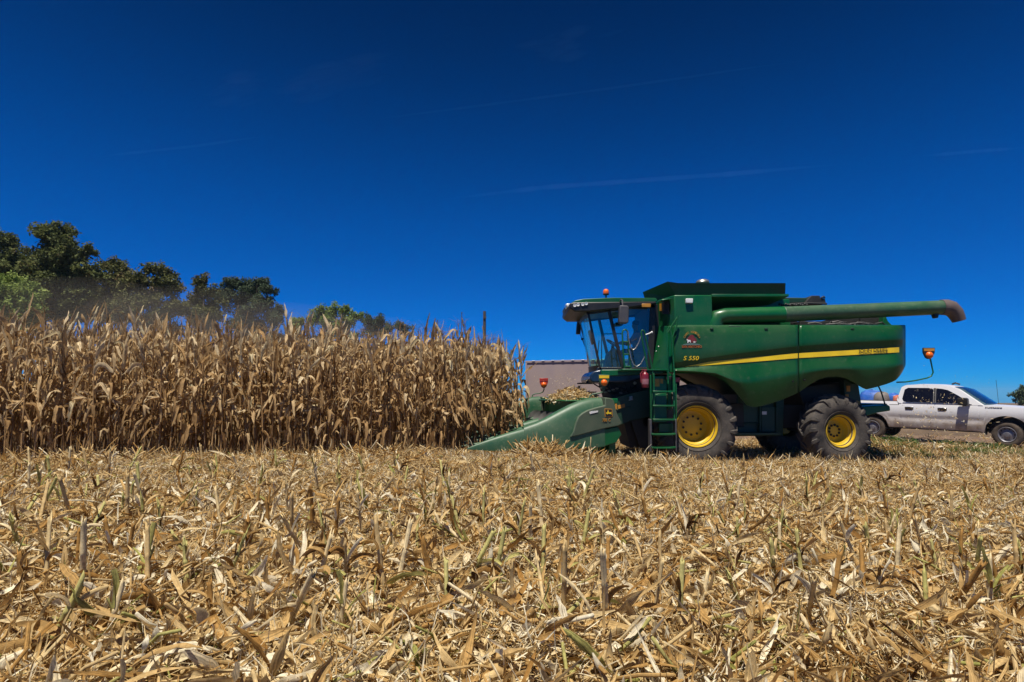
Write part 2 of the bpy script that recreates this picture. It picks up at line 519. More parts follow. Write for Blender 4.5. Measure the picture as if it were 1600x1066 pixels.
def corn_parts(seed):
    rg = np.random.default_rng(seed)
    h = rg.uniform(2.45, 2.75)
    # stalk with nodes
    zs = np.concatenate([[0], np.sort(np.concatenate([np.linspace(.12, h * .86, 12), np.linspace(.12, h * .86, 12) + .015])), [h * .93]])
    rad = .0150 * (1 - .55 * zs / h); rad[1:-1:2] *= 1.25
    lean = rg.normal(0, .02, 2); n6 = 7
    ang = np.linspace(0, 2 * PI, n6, endpoint=False)
    V = np.stack([np.stack([np.cos(ang) * r + lean[0] * z + .01 * math.sin(z * 3 + seed), np.sin(ang) * r + lean[1] * z, np.full(n6, z)], -1) for r, z in zip(rad, zs)]).reshape(-1, 3)
    j = np.arange(n6); q = np.stack([j, (j + 1) % n6, (j + 1) % n6 + n6, j + n6], -1)
    Q = (q[None] + (np.arange(len(zs) - 1) * n6)[:, None, None]).reshape(-1, 4)
    st = NP(); st.add((V, Q), np.clip(.36 + rg.normal(0, .08, 1), .1, .9), len(V), ring=n6)
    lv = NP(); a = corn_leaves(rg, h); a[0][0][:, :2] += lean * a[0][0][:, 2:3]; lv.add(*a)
    # sheaths hanging round the stalk
    n = 5; z = rg.uniform(.3, h * .7, n)
    lv.add(ribbons(np.stack([lean[0] * z, lean[1] * z, z], -1), rg.uniform(0, 6, n), np.full(n, -1.2), rg.uniform(.2, .45, n), rg.uniform(.03, .05, n), rg.normal(-.2, .3, n), rg.normal(0, .5, n), rg.normal(0, 1, n), rg.normal(0, 1.5, n), rg.uniform(.4, 1, n), 5, shred), np.clip(rg.normal(.45, .15, n), .05, .95), 18)
    # ear in its dry husk, hanging down
    ear = NP(); z = rg.uniform(1.0, 1.25); a0 = rg.uniform(0, 2 * PI); down = rg.uniform(-1.3, .4)
    ts = np.linspace(0, 1, 8); prof = np.array([.25, .7, 1, 1, .9, .7, .4, .08]) * .030
    d = np.array([math.cos(down) * math.cos(a0), math.cos(down) * math.sin(a0), math.sin(down)]); s = np.array([-math.sin(a0), math.cos(a0), 0]); u = np.cross(d, s)
    p0 = np.array([lean[0] * z + .03 * math.cos(a0), lean[1] * z + .03 * math.sin(a0), z])
    V = np.stack([p0 + d * .25 * t + np.outer(np.cos(ang), s) * r + np.outer(np.sin(ang), u) * r for t, r in zip(ts, prof)]).reshape(-1, 3)
    Q = (q[None] + (np.arange(7) * n6)[:, None, None]).reshape(-1, 4)
    ear.add((V, Q), np.array([.72 + rg.normal(0, .06)]), len(V), ring=n6)
    n = 4
    ear.add(ribbons(np.repeat(p0[None], n, 0), np.full(n, a0) + rg.normal(0, .5, n), np.full(n, down) + rg.normal(0, .3, n), rg.uniform(.18, .28, n), rg.uniform(.03, .05, n), rg.normal(0, .6, n), rg.normal(0, .6, n), rg.uniform(0, 6, n), rg.normal(0, 1, n), rg.uniform(.4, 1, n), 5, oval), np.clip(rg.normal(.78, .1, n), .3, .95), 18)
    # tassel
    ta = NP(); n = 8; top = np.array([lean[0], lean[1], 1]) * h * .92
    el = np.full(n, 1.35) + rg.normal(0, .2, n); el[0] = 1.5
    ta.add(ribbons(np.repeat(top[None], n, 0) + rg.normal(0, .01, (n, 3)), rg.uniform(0, 2 * PI, n), el, rg.uniform(.2, .36, n), np.full(n, .006), -rg.uniform(.8, 3.0, n), rg.normal(0, .3, n), rg.uniform(0, 3, n), rg.normal(0, 2, n), np.full(n, 1.0), 6, lambda t: 1 - .6 * t), np.clip(rg.normal(.42, .12, n), .05, .8), 21)
    return st, lv, ear, ta, h

TEMPL = []
for k in range(14):
    TEMPL.append(corn_parts(100 + k))

ROW_A = Vector((-13.2, 11.0)); ROW_B = Vector((.55, 13.2))
rd = (ROW_B - ROW_A).normalized(); rn = Vector((-rd.y, rd.x)); row_len = (ROW_B - ROW_A).length
corn_spots = []
for row in range(11):
    u = 0.0
    # the header has already eaten into the right end of the nearest rows
    end = row_len + [-1.75, -1.1, -.45, 0, .2, .25, .2, .05, -.1, -.3, -.45][row]
    while u < end:
        p = ROW_A + rd * u + rn * (row * .74)
        corn_spots.append((row, p.x + random.gauss(0, .03), p.y + random.gauss(0, .045), u))
        u += random.uniform(.125, .20)
def in_frame(x, y): return abs(x) < y * 1.0 + .3
cand = [s for s in corn_spots if in_frame(s[1], s[2])]
cand.sort(key=lambda s: s[0] - (2.6 if s[1] > -1.3 else 0))
indiv = cand[:298]; ids = set(id(s) for s in indiv)
rest = [s for s in corn_spots if id(s) not in ids]

tmesh = []
for k, (st, lv, ear, ta, h) in enumerate(TEMPL):
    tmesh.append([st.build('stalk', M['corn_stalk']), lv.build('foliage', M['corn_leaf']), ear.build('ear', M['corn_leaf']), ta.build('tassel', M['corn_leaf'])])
for i, (row, x, y, u) in enumerate(indiv):
    k = random.randrange(len(TEMPL))
    root = bpy.data.objects.new('corn_plant', None); COL.objects.link(root)
    root.location = (x, y, float(gz(x, y)) - .02)
    s = random.uniform(1.02, 1.22) * (1.04 if x < -8 else 1.0)
    if row == 0: s *= random.uniform(.88, 1.0)
    root.scale = (1, 1, s)
    root.rotation_euler = (random.gauss(0, .045), random.gauss(0, .045), random.uniform(0, 6.28))
    if x > -1.0:
        lab, grp = 'dry brown corn plant at the end of the standing rows beside the green header', 'corn plants at the mouth of the header'
    elif row == 0:
        lab, grp = 'dry brown corn plant in the front row of the standing corn facing the cut stubble', 'front row corn plants'
    else:
        lab, grp = 'dry brown corn plant standing close behind the front row of the uncut corn', 'corn plants behind the front row'
    tag(root, lab, 'corn plant', grp)
    for src in tmesh[k]:
        c = src.copy(); COL.objects.link(c); c.parent = root
for row_ in tmesh:
    for src in row_: bpy.data.objects.remove(src)
# everything behind the individual rows: one mass
mass = NP()
for (row, x, y, u) in rest:
    st, lv, ear, ta, h = random.choice(TEMPL)
    a = random.uniform(0, 6.28); ca, sa = math.cos(a), math.sin(a); s = random.uniform(1.02, 1.20) * (1.04 if x < -8 else 1.0)
    z0 = float(gz(x, y))
    lx, ly = random.gauss(0, .045), random.gauss(0, .045)
    for np_ in (st, lv, ear, ta):
        V = np.concatenate(np_.V)
        W = np.stack([V[:, 0] * ca - V[:, 1] * sa + x + lx * V[:, 2], V[:, 0] * sa + V[:, 1] * ca + y + ly * V[:, 2], V[:, 2] * s + z0], -1)
        mass.V.append(W); mass.Q.append(np.concatenate(np_.Q) + mass.n); mass.T.append(np.concatenate(np_.T)); mass.F.append(np.concatenate(np_.F)); mass.mi.append(np.zeros(len(mass.Q[-1]))); mass.n += len(V)
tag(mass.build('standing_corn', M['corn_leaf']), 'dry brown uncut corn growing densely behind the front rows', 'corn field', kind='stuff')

# ------------------------------------------------------------------ residue of the harvest
def mound(X, Y):
    """Depth of the litter: uneven heaps."""
    a = np.sin(X * 1.9 + 2 * np.sin(Y * .8)) * np.sin(Y * 2.3 + 1.5 * np.sin(X * .7))
    b = np.sin(X * 5.1 + Y * 2.2) * np.sin(Y * 4.7 - X * 1.7)
    return np.clip(.11 + .075 * a + .055 * b, .008, .27)

def sample_xy(n, y0, y1, power, lim=1.02):
    """Positions inside the camera's view wedge, density ~ Y^-power."""
    u = rng.random(n)
    e = 2 - power
    Y = (y0 ** e + u * (y1 ** e - y0 ** e)) ** (1 / e)
    X = (rng.random(n) * 2 - 1) * (Y * lim + 1.6)
    return X, Y

def keep_mask(X, Y):
    row_y = ROW_A.y + (X - ROW_A.x) * (rd.y / rd.x)
    k = ~((X < .6) & (Y > row_y + .5))                         # under the standing corn: none
    k &= ~((X > -1.0) & (X < 2.2) & (Y > 13.5) & (Y < 19))     # under the header
    k &= ~((X > 3.8) & (X < 5.4) & (Y > 13.9) & (Y < 15)) 
    k &= ~((X > 7.2) & (X < 9.3) & (Y > 13.85) & (Y < 15))
    k &= ((X > 9) if TRACK else True) & ~((X > 9) & (not TRACK) & (Y > 17.5 - .16 * (X - 12) + rng.normal(0, .5, len(X))))
    k &= ~((X < 2.5) & (Y > 16)) & ~((X > 2.2) & (X < 9.5) & (Y > 13.9) & (Y < 15.3) & (rng.random(len(X)) < .45))
    return k

TRACK = False
res = NP()
def scatter(n, kind, y0, y1, power):
    X, Y = sample_xy(n, y0, y1, power)
    k = keep_mask(X, Y); X, Y = X[k], Y[k]; n = len(X)
    md = mound(X, Y)
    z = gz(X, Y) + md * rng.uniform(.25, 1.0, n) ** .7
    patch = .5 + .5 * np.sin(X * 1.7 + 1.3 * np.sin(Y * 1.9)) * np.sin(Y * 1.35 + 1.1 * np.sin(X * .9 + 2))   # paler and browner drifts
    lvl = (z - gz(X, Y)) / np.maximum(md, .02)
    az = rng.uniform(0, 2 * PI, n)
    grow = 1 + .35 * sst(7, 14, Y)
    P0 = np.stack([X, Y, z], -1)
    g = rng.random(n)
    if kind == 'shred':
        L = rng.uniform(.05, .17, n) * rng.choice([1, 1, 1.7], n) * grow; W = rng.uniform(.004, .017, n) * grow
        el = rng.normal(.12, .5, n); curl = rng.normal(-.2, .9, n)
        tone = np.clip(rng.normal(.66, .20, n) * (.6 + .4 * lvl), .02, .90); tone = np.clip(tone + .22 * (patch - .45), .02, .9); tone = np.where(g > .985, rng.uniform(.93, 1, n), tone)  # deeper pieces toned darker, painting shaded gaps into the litter
        res.add(ribbons(P0, az, el, L, W, curl, rng.normal(0, .7, n), rng.normal(0, .8, n), rng.normal(0, 1.6, n), rng.uniform(.1, 1.2, n), 4, lambda t: [.5, 1, .85, .95, .3][int(round(t * 4))]), tone, 15)
    elif kind == 'fibre':
        L = rng.uniform(.05, .2, n) * grow; W = rng.uniform(.003, .008, n) * grow
        el = rng.normal(.2, .45, n); curl = rng.normal(-.4, 1.0, n)
        tone = np.clip(rng.normal(.73, .15, n) + .16 * (patch - .45), .1, .90)
        res.add(ribbons(P0, az, el, L, W, curl, rng.normal(0, .9, n), rng.normal(0, .8, n), rng.normal(0, 2, n), np.full(n, .5), 3, shred), tone, 12)
    elif kind == 'husk':
        L = rng.uniform(.06, .15, n) * grow; W = rng.uniform(.020, .045, n) * grow
        el = rng.normal(.2, .5, n); curl = rng.normal(-.5, .8, n)
        tone = np.clip(rng.normal(.76, .12, n), .3, .90)
        res.add(ribbons(P0, az, el, L, W, curl, rng.normal(0, .4, n), rng.normal(0, 1, n), rng.normal(0, .8, n), rng.uniform(.3, 1.0, n), 5, oval), tone, 18)
    elif kind == 'bighusk':
        L = rng.uniform(.09, .22, n); W = rng.uniform(.028, .065, n)
        el = rng.normal(.35, .55, n); curl = rng.normal(-.7, 1.0, n)
        tone = np.clip(rng.normal(.72, .17, n), .2, .90)
        VQ = ribbons(P0 + np.array([0, 0, .02]), az, el, L, W, curl, rng.normal(0, .6, n), rng.normal(0, 1, n), rng.normal(0, 1.5, n), rng.uniform(.3, 1.3, n), 6, lambda t: [.35, .8, 1, .95, .75, .5, .18][int(round(t * 6))])
        res.add((VQ[0] + rng.normal(0, .003, VQ[0].shape), VQ[1]), tone, 21)
    elif kind == 'bigrod':
        L = rng.uniform(.10, .34, n); Rd = rng.uniform(.006, .0115, n)
        el = np.clip(rng.normal(.25, .35, n), -.1, 1.3)
        tone = np.clip(rng.normal(.60, .2, n), .1, .9); tone = np.where(g > .8, rng.uniform(.92, 1, n), tone)
        res.add(rods(P0, az, el, L, Rd, rng.normal(0, .05, n), 8), tone, 40, ring=8)
    elif kind == 'leaf':
        L = rng.uniform(.16, .48, n); W = rng.uniform(.022, .050, n)
        el = rng.normal(.25, .3, n); curl = rng.normal(-.7, .7, n)
        tone = np.clip(rng.normal(.55, .19, n), .06, .88); tone = np.where(g > .97, rng.uniform(.93, 1, n), tone)
        VQ = ribbons(P0, az, el, L, W, curl, rng.normal(0, .6, n), rng.normal(0, .7, n), rng.normal(0, 1.6, n), rng.uniform(.2, .9, n), 8, leafprof)
        V = VQ[0] + rng.normal(0, .0035, VQ[0].shape)
        res.add((V, VQ[1]), tone, 27)
    elif kind == 'rod':
        L = rng.uniform(.05, .2, n) * rng.choice([1, 1, 1, 2], n); Rd = rng.uniform(.006, .0125, n) * (1 + .3 * sst(7, 14, Y))
        el = np.clip(rng.normal(.1, .28, n), -.2, 1.2)
        tone = np.clip(rng.normal(.64, .15, n), .1, .9); tone = np.where(g > .82, rng.uniform(.912, 1, n), tone)
        res.add(rods(P0, az, el, L, Rd, rng.normal(0, .04, n)), tone, 30, ring=6)
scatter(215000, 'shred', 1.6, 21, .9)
scatter(150000, 'fibre', 1.6, 16, 1.1)
scatter(16000, 'husk', 1.6, 20, 1.0)
scatter(5200, 'leaf', 2.1, 14, 1.1)
scatter(10000, 'rod', 2.1, 15, 1.0)
scatter(6000, 'bighusk', 1.6, 8.5, 1.0)
scatter(2400, 'leaf', 1.6, 7, 1.0)
scatter(1300, 'bigrod', 2.1, 9, 1.0)
scatter(9000, 'shred', 16, 20, .5)
TRACK = True; scatter(5200, 'shred', 16.5, 24, .5)
# trash heaped by the header's outer snout
def heap(n, cx, cy, rx, ry, hh):
    r = np.sqrt(rng.random(n)); a = rng.uniform(0, 2 * PI, n)
    X = cx + rx * r * np.cos(a); Y = cy + ry * r * np.sin(a)
    z = gz(X, Y) + .06 + hh * (1 - r ** 1.6) * rng.uniform(.3, 1, n)
    P0 = np.stack([X, Y, z], -1)
    h = n // 2
    s = slice(0, h)
    res.add(ribbons(P0[s], rng.uniform(0, 2 * PI, h), rng.normal(.35, .4, h), rng.uniform(.15, .5, h), rng.uniform(.02, .05, h), rng.normal(-.4, .8, h), rng.normal(0, .6, h), rng.normal(0, .8, h), rng.normal(0, 1.5, h), rng.uniform(.2, .9, h), 6, leafprof), np.clip(rng.normal(.52, .2, h), .05, .9), 21)
    s = slice(h, n); k = n - h
    res.add(rods(P0[s], rng.uniform(0, 2 * PI, k), rng.normal(.35, .3, k), rng.uniform(.2, .55, k), rng.uniform(.008, .013, k), rng.normal(0, .04, k)), np.clip(rng.normal(.6, .15, k), .1, .9), 30, ring=6)
heap(420, .62, 12.3, .55, .5, .30)
heap(260, 1.2, 12.5, .7, .45, .16)
heap(200, -3.0, 11.8, 1.2, .4, .12)
heap(200, -8.0, 10.9, 1.8, .4, .12)
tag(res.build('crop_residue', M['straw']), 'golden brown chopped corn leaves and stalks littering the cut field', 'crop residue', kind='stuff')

# cut stubs standing in rows: each one a thing
def stub_parts(seed):
    rg = np.random.default_rng(seed)
    st = NP()
    h = rg.uniform(.22, .42); r = rg.uniform(.0105, .0165)
    n6 = 9; ang = np.linspace(0, 2 * PI, n6, endpoint=False)
    zs = np.array([-.05, .04, .05, .06, h * .5, h * .52, h * .55, h * .93, h, h * .985])
    rr = np.array([1.2, 1.15, 1.35, 1.12, 1.0, 1.2, 1.0, .98, 1.02, .3]) * r
    cut = rg.uniform(0, .04)
    V = np.zeros((len(zs), n6, 3))
    for k in range(len(zs)):
        jag = (cut * np.cos(ang + seed) + rg.normal(0, .022, n6)) if k >= 8 else 0
        V[k] = np.stack([np.cos(ang) * rr[k], np.sin(ang) * rr[k], zs[k] + jag + np.zeros(n6)], -1)
    j = np.arange(n6); q = np.stack([j, (j + 1) % n6, (j + 1) % n6 + n6, j + n6], -1)
    Q = (q[None] + (np.arange(len(zs) - 1) * n6)[:, None, None]).reshape(-1, 4)
    green = rg.random() < .30
    st.add((V.reshape(-1, 3), Q), np.array([rg.uniform(.905, .96) if green else rg.uniform(.25, .8)]), len(zs) * n6, ring=n6)
    lf = NP(); n = rg.integers(3, 6)
    z = rg.uniform(.02, h * .6, n)
    lf.add(ribbons(np.stack([rg.normal(0, .006, n), rg.normal(0, .006, n), z], -1), rg.uniform(0, 6.28, n), rg.uniform(.9, 1.5, n), rg.uniform(.08, .26, n), rg.uniform(.018, .036, n), -rg.uniform(.1, 1.9, n), rg.normal(0, .5, n), rg.normal(0, .5, n), rg.normal(0, 1.2, n), rg.uniform(.5, 1.1, n), 7, shred), np.where(rg.random(n) < .12, rg.uniform(.92, 1, n), np.clip(rg.normal(.55, .2, n), .1, .9)), 24)
    return st, lf
ST = []
for k in range(16):
    a, b = stub_parts(500 + k)
    ST.append((a.build('stem', M['stub']), b.build('sheath', M['straw'])))
stub_spots = []
for row in range(0, 13):
    u = 0
    while u < 27:
        u += random.uniform(.12, .32)
        p = Vector((-13.2, 11.0)) + rd * u - rn * (.55 + row * .74)
        x, y = p.x + random.gauss(0, .06), p.y + random.gauss(0, .05)
        if abs(x) < y * .92 and y > 2.5 and y < 12.9 and random.random() < (.92 if y < 6.5 else .42):
            stub_spots.append((x, y))
stub_spots.sort(key=lambda s: s[1])
for x, y in stub_spots[:285]:
    k = random.randrange(len(ST))
    root = bpy.data.objects.new('corn_stub', None); COL.objects.link(root)
    root.location = (x, y, float(gz(x, y)) + float(mound(x, y)) * .55)
    tl = .18 if random.random() < .7 else .5
    root.rotation_euler = (random.gauss(0, tl), random.gauss(0, tl), random.uniform(0, 6.28))
    s = random.uniform(.85, 1.25); root.scale = (s, s, s)
    if y < 4.2: tag(root, 'cut corn stub with torn sheath in the near edge of the stubble field', 'corn stub', 'nearest corn stubs')
    elif y < 7: tag(root, 'cut corn stub sticking up from the straw midway across the stubble', 'corn stub', 'corn stubs midway across the field')
    else: tag(root, 'short cut corn stub in the far stubble just before the standing corn and machine', 'corn stub', 'corn stubs far across the field')
    for src in ST[k]:
        c = src.copy(); COL.objects.link(c); c.parent = root
for a in ST:
    for src in a: bpy.data.objects.remove(src)

# ------------------------------------------------------------------ green weeds
WEED = [(0, (.05, .10, .015)), (.5, (.10, .18, .03)), (.85, (.18, .25, .06)), (1, (.32, .26, .11))]
M['weed'] = leafy('weed_leaf', WEED, .3, .6, streak=False, vary=.4, nscale=20)
wd = NP()
def weeds(n, cx, cy, rx, ry, hmax):
    r = np.sqrt(rng.random(n)); a = rng.uniform(0, 2 * PI, n)
    X = cx + rx * r * np.cos(a); Y = cy + ry * r * np.sin(a)
    P0 = np.stack([X, Y, gz(X, Y) + .01], -1)
    wd.add(ribbons(P0, rng.uniform(0, 6.28, n), rng.uniform(.7, 1.5, n), hmax * rng.uniform(.4, 1, n), rng.uniform(.008, .022, n), -rng.uniform(.2, 1.8, n), rng.normal(0, .5, n), rng.normal(0, .7, n), rng.normal(0, 1, n), np.full(n, .5), 5, lambda t: 1 - .85 * t * t), rng.random(n), 18)
for (cx, cy, rx, ry, k) in [(10.0, 15.6, .8, .5, 260), (11.6, 15.3, .9, .45, 420), (12.4, 16.3, 1.3, .4, 380), (10.6, 17.4, 1.2, .5, 360), (15.0, 16.4, 1.6, .4, 380), (16.8, 16.0, 1.2, .5, 320), (12.5, 17.2, 2.2, .6, 420), (14.2, 15.0, 1.2, .5, 420), (15.8, 15.2, .8, .5, 300), (13.2, 17.9, .9, .3, 260), (14.0, 17.2, .9, .25, 220), (10.4, 18.6, .5, .4, 160), (9.6, 16.6, .6, .6, 160), (13.0, 15.5, 2.6, 1.2, 500), (11.2, 18.6, 1.6, .7, 520), (13.6, 18.2, 1.6, .5, 420), (15.6, 17.3, 1.5, .5, 420), (12.4, 19.6, 1.6, .5, 300), (17.2, 16.9, 1.0, .5, 250)]:
    for _ in range(5):
        t = rng.uniform(0, 6.28); q = rng.uniform(.2, .95); weeds(int(k * .24), cx + rx * q * math.cos(t), cy + ry * q * math.sin(t), rng.uniform(.18, .42), rng.uniform(.15, .3), rng.uniform(.2, .42))
tag(wd.build('grass', M['weed']), 'low green weeds and grass along the edge of the dirt track', 'grass', kind='stuff')
wd = NP(); c = PX(501, 690, 11.9); weeds(70, c.x, c.y - .15, .16, .12, .22)
o = wd.build('weed_plant', M['weed']); tag(o, 'small green weed at the foot of the standing corn', 'weed')

# ------------------------------------------------------------------ trees
def tree_mat(name, stops): return leafy(name, stops, streak=False, transl=.30, rough=.7, vary=.3, nscale=2.5, spec=.15)
M['bark'] = paint('tree_bark', (.10, .075, .055), .9, amount=.3, scale=3, dust=(.2, .17, .13), bump=.6, streak=(1, 1, .2))
TM = {'dark': tree_mat('mango_leaf', [(0, (.065, .08, .03)), (.5, (.145, .17, .055)), (.85, (.17, .19, .06)), (1, (.22, .17, .085))]),
      'brown': tree_mat('flushing_leaf', [(0, (.06, .068, .026)), (.45, (.13, .145, .048)), (.75, (.20, .185, .075)), (1, (.27, .19, .10))]),
      'light': tree_mat('light_leaf', [(0, (.12, .17, .04)), (.5, (.24, .32, .075)), (1, (.36, .42, .13))]),
      'blue': tree_mat('needle_leaf', [(0, (.05, .078, .046)), (.6, (.10, .14, .075)), (1, (.17, .185, .10))])}
def tree(name, label, clumps, Y, kind, leaf=.30, dens=.9, seed=0, base_px=None):
    """clumps: (px, py, radius in px) as seen at depth Y."""
    rg = np.random.default_rng(seed); leaf *= .68
    k = Y / F_PX
    rx = np.random.default_rng(seed + 50); mnx, mxx = min(c[0] - c[2] for c in clumps), max(c[0] + c[2] for c in clumps)
    low = max(c[1] for c in clumps); rad0 = float(np.median([c[2] for c in clumps]))
    clumps = list(clumps) + [(rx.uniform(mnx + rad0, mxx - rad0) if mxx - mnx > 2 * rad0 else (mnx + mxx) / 2, rx.uniform(low + 2, low + 34), rad0 * rx.uniform(.7, 1.05)) for _ in range(5)]
    cs = [(PX(a, b, Y), r * k) for a, b, r in clumps]
    bx = PX(base_px if base_px else sum(c[0] for c in clumps) / len(clumps), 600, Y).x
    base = Vector((bx, Y, float(gz(bx, Y)) - .1))
    root = empty(name, base); tag(root, label, 'tree', 'trees behind the corn field')
    mb = MB(); top = max(c[0].z for c in cs)
    hub = Vector((bx, Y, base.z + (top - base.z) * .35)); w0 = .024 * (top - base.z)
    mb.tube([base, base.lerp(hub, .5) + Vector((.1, 0, 0)), hub], [w0, w0 * .75, w0 * .6], 9)
    for c, r in cs:
        off = Vector((0, rg.uniform(-1, 1) * r, 0)); mid = hub.lerp(c, .5) + Vector((rg.normal(0, .3), rg.normal(0, .5), .3))
        mb.tube([hub, mid, c + off * .4], [w0 * .32, w0 * .2, w0 * .05], 6)
        for q in range(5):
            d = Vector(rg.normal(0, 1, 3)).normalized() * r * .95
            mb.tube([c.lerp(hub, .1), c + d * .5 + Vector((0, 0, .1)), c + d], [w0 * .07, w0 * .05, w0 * .02], 4)
    obj('trunk', mb, M['bark'], root, 60)
    C, T = [], []
    for c, r in cs:
        for _ in range(20):                                    # knots of foliage around each clump
            d = rg.normal(0, 1, 3); d /= np.linalg.norm(d); d[2] = d[2] * .85
            kc = np.array(c) + d * r * rg.uniform(.15, 1.12) * np.array([1.08, 1.15, 1]); kr = r * rg.uniform(.2, .46)
            n = int(dens * 34 * (kr / leaf) ** 2) + 6
            e = rg.normal(0, 1, (n, 3)); e /= np.linalg.norm(e, axis=1)[:, None]
            rad = kr * rg.uniform(.15, 1.5, n) ** .6
            C.append(kc + e * rad[:, None]); T.append(np.clip(rg.normal(.42, .16) + rg.normal(0, .17, n), 0, 1))
    C = np.concatenate(C); T = np.concatenate(T); n = len(C)
    sc = rg.uniform(.6, 1.25, n) * leaf
    VQ = ribbons(C, rg.uniform(0, 6.28, n), rg.normal(-.25, .6, n), sc, sc * .62, rg.normal(-.5, .5, n), rg.normal(0, .3, n), rg.normal(0, .8, n), np.zeros(n), rg.uniform(0, .5, n), 2, lambda t: [.35, 1, .12][int(round(t * 2))])
    cr = NP(); V = VQ[0] - np.array(base); cr.add((V, VQ[1]), T, 9)
    cr.build('crown', TM[kind], root)
    return root
tree('broadleaf_tree', 'tallest dark green tree rising above its neighbours behind the corn', [(88, 372, 26), (70, 395, 27), (112, 396, 26), (92, 420, 30), (138, 392, 12), (60, 430, 24), (118, 440, 28), (88, 455, 32), (140, 425, 18), (100, 360, 14), (75, 366, 14)], 46, 'dark', .34, seed=1)
tree('broadleaf_tree', 'very dark tree at the frame edge overlapped by the tallest tree', [(-20, 380, 28), (8, 375, 16), (14, 400, 24), (-15, 420, 34), (30, 412, 20), (12, 440, 32), (38, 440, 22), (-30, 455, 30), (35, 465, 24)], 50, 'dark', .36, seed=2)
tree('broadleaf_bush', 'low yellowish green bushy tree in front of the dark trees at the left edge', [(-5, 447, 20), (18, 446, 17), (40, 458, 18), (10, 468, 24), (52, 474, 14), (30, 482, 20)], 38, 'light', .26, seed=3)
tree('broadleaf_tree', 'olive tree with a light green top just right of the tallest tree', [(170, 414, 13), (190, 420, 17), (150, 436, 20), (178, 440, 24), (205, 445, 20), (160, 468, 26), (198, 474, 26), (140, 470, 20)], 52, 'brown', .34, seed=4)
tree('broadleaf_tree', 'rounded olive brown tree with reddish new leaves between two gaps of sky', [(232, 422, 12), (255, 424, 14), (215, 440, 20), (245, 446, 25), (272, 448, 14), (225, 472, 26), (262, 476, 26), (284, 486, 16)], 50, 'brown', .34, seed=5)
tree('broadleaf_tree', 'narrow brownish tree standing alone in the gap left of the blue green tree', [(318, 437, 10), (312, 452, 14), (330, 456, 13), (306, 474, 18), (330, 480, 18), (318, 496, 18)], 54, 'brown', .32, seed=6)
tree('casuarina_tree', 'hazy blue green tree with a flat wide top right of the narrow brownish tree', [(358, 446, 13), (372, 442, 10), (404, 444, 15), (420, 452, 11), (385, 460, 20), (352, 468, 20), (412, 474, 18), (434, 486, 12), (380, 492, 26), (425, 496, 18)], 66, 'blue', .32, 1.2, seed=7)
tree('broadleaf_tree', 'small pale green tree just left of the light green rounded tree far off', [(458, 502, 8), (470, 504, 9), (463, 514, 12)], 88, 'light', .4, seed=8)
tree('broadleaf_tree', 'light green rounded tree showing above the middle of the corn', [(502, 487, 11), (520, 485, 12), (540, 487, 12), (492, 500, 13), (515, 502, 17), (545, 502, 14), (560, 495, 9), (530, 515, 18)], 84, 'light', .40, seed=9)
tree('broadleaf_tree', 'faded grey green tree half hidden in dust right of the light green tree', [(575, 498, 10), (592, 501, 11), (582, 514, 14), (606, 514, 10), (622, 508, 9), (634, 516, 9)], 96, 'blue', .42, seed=10)
tree('broadleaf_bush', 'distant grey green bush over the hood of the pickup', [(1590, 615, 8), (1603, 611, 9), (1618, 614, 10), (1600, 626, 10), (1615, 628, 10)], 90, 'blue', .4, seed=11)
# ------------------------------------------------------------------ combine harvester
CB = Vector((6.3, 15.65, 0.0)); CY = 15.65
comb = empty('combine_harvester', CB)
tag(comb, 'green combine harvester with yellow wheels and long unloading auger cutting the corn', 'combine harvester')

def poly(px, Y): return [PX(a, b, Y) for a, b in px]
def ext(mb, px, Y0, Y1):
    """Side outline traced at depth Y0, extruded straight back to Y1."""
    return mb.prism(poly(px, Y0), (0, Y1 - Y0, 0))
def mirrored(name, o, parent, mats=None):
    """The same part on the machine's far side."""
    me = o.data.copy()
    c = me.vertices; n = len(c)
    a = np.zeros(n * 3, np.float32); c.foreach_get('co', a); a = a.reshape(-1, 3); a[:, 1] = 2 * (CY - wloc(parent).y) - a[:, 1]
    c.foreach_set('co', a.ravel()); me.flip_normals(); me.update()
    q = bpy.data.objects.new(name, me); COL.objects.link(q); q.parent = parent
    for md in [x for x in o.modifiers if x.type == 'BEVEL']:
        b = q.modifiers.new('bevel', 'BEVEL'); b.width = md.width; b.segments = md.segments; b.limit_method = 'ANGLE'; b.angle_limit = R(40)
    return q

def text(name, body, rect, Y, mat, parent, shear=0, slope=0, extr=.004, keep=False):
    """Lettering facing the camera side, fitted into a pixel rectangle at depth Y."""
    cu = bpy.data.curves.new(name, 'FONT'); cu.body = body; cu.size = 1; cu.extrude = .02; cu.shear = shear; cu.resolution_u = 3
    tmp = bpy.data.objects.new('tmp', cu); COL.objects.link(tmp)
    bpy.context.view_layer.update()
    me = bpy.data.meshes.new_from_object(tmp.evaluated_get(bpy.context.evaluated_depsgraph_get()))
    bpy.data.objects.remove(tmp)
    a = np.zeros(len(me.vertices) * 3, np.float32); me.vertices.foreach_get('co', a); a = a.reshape(-1, 3)
    x0, y0, x1, y1 = rect
    A = PX(x0, y1, Y); B = PX(x1, y0, Y)
    lo, hi = a.min(0), a.max(0)
    t = (a[:, :2] - lo[:2]) / (hi[:2] - lo[:2])
    off = wloc(parent)
    out = np.stack([A.x + t[:, 0] * (B.x - A.x) - off.x, Y - extr * np.sign(a[:, 2]) * 1.0 * (a[:, 2] > 0) - off.y + .003 * (a[:, 2] <= 0),
                    A.z + t[:, 1] * (B.z - A.z) + slope * t[:, 0] - off.z], -1)
    me.vertices.foreach_set('co', out.astype(np.float32).ravel()); me.materials.append(mat); me.update()
    o = bpy.data.objects.new(name, me); COL.objects.link(o)
    if parent: o.parent = parent
    return o

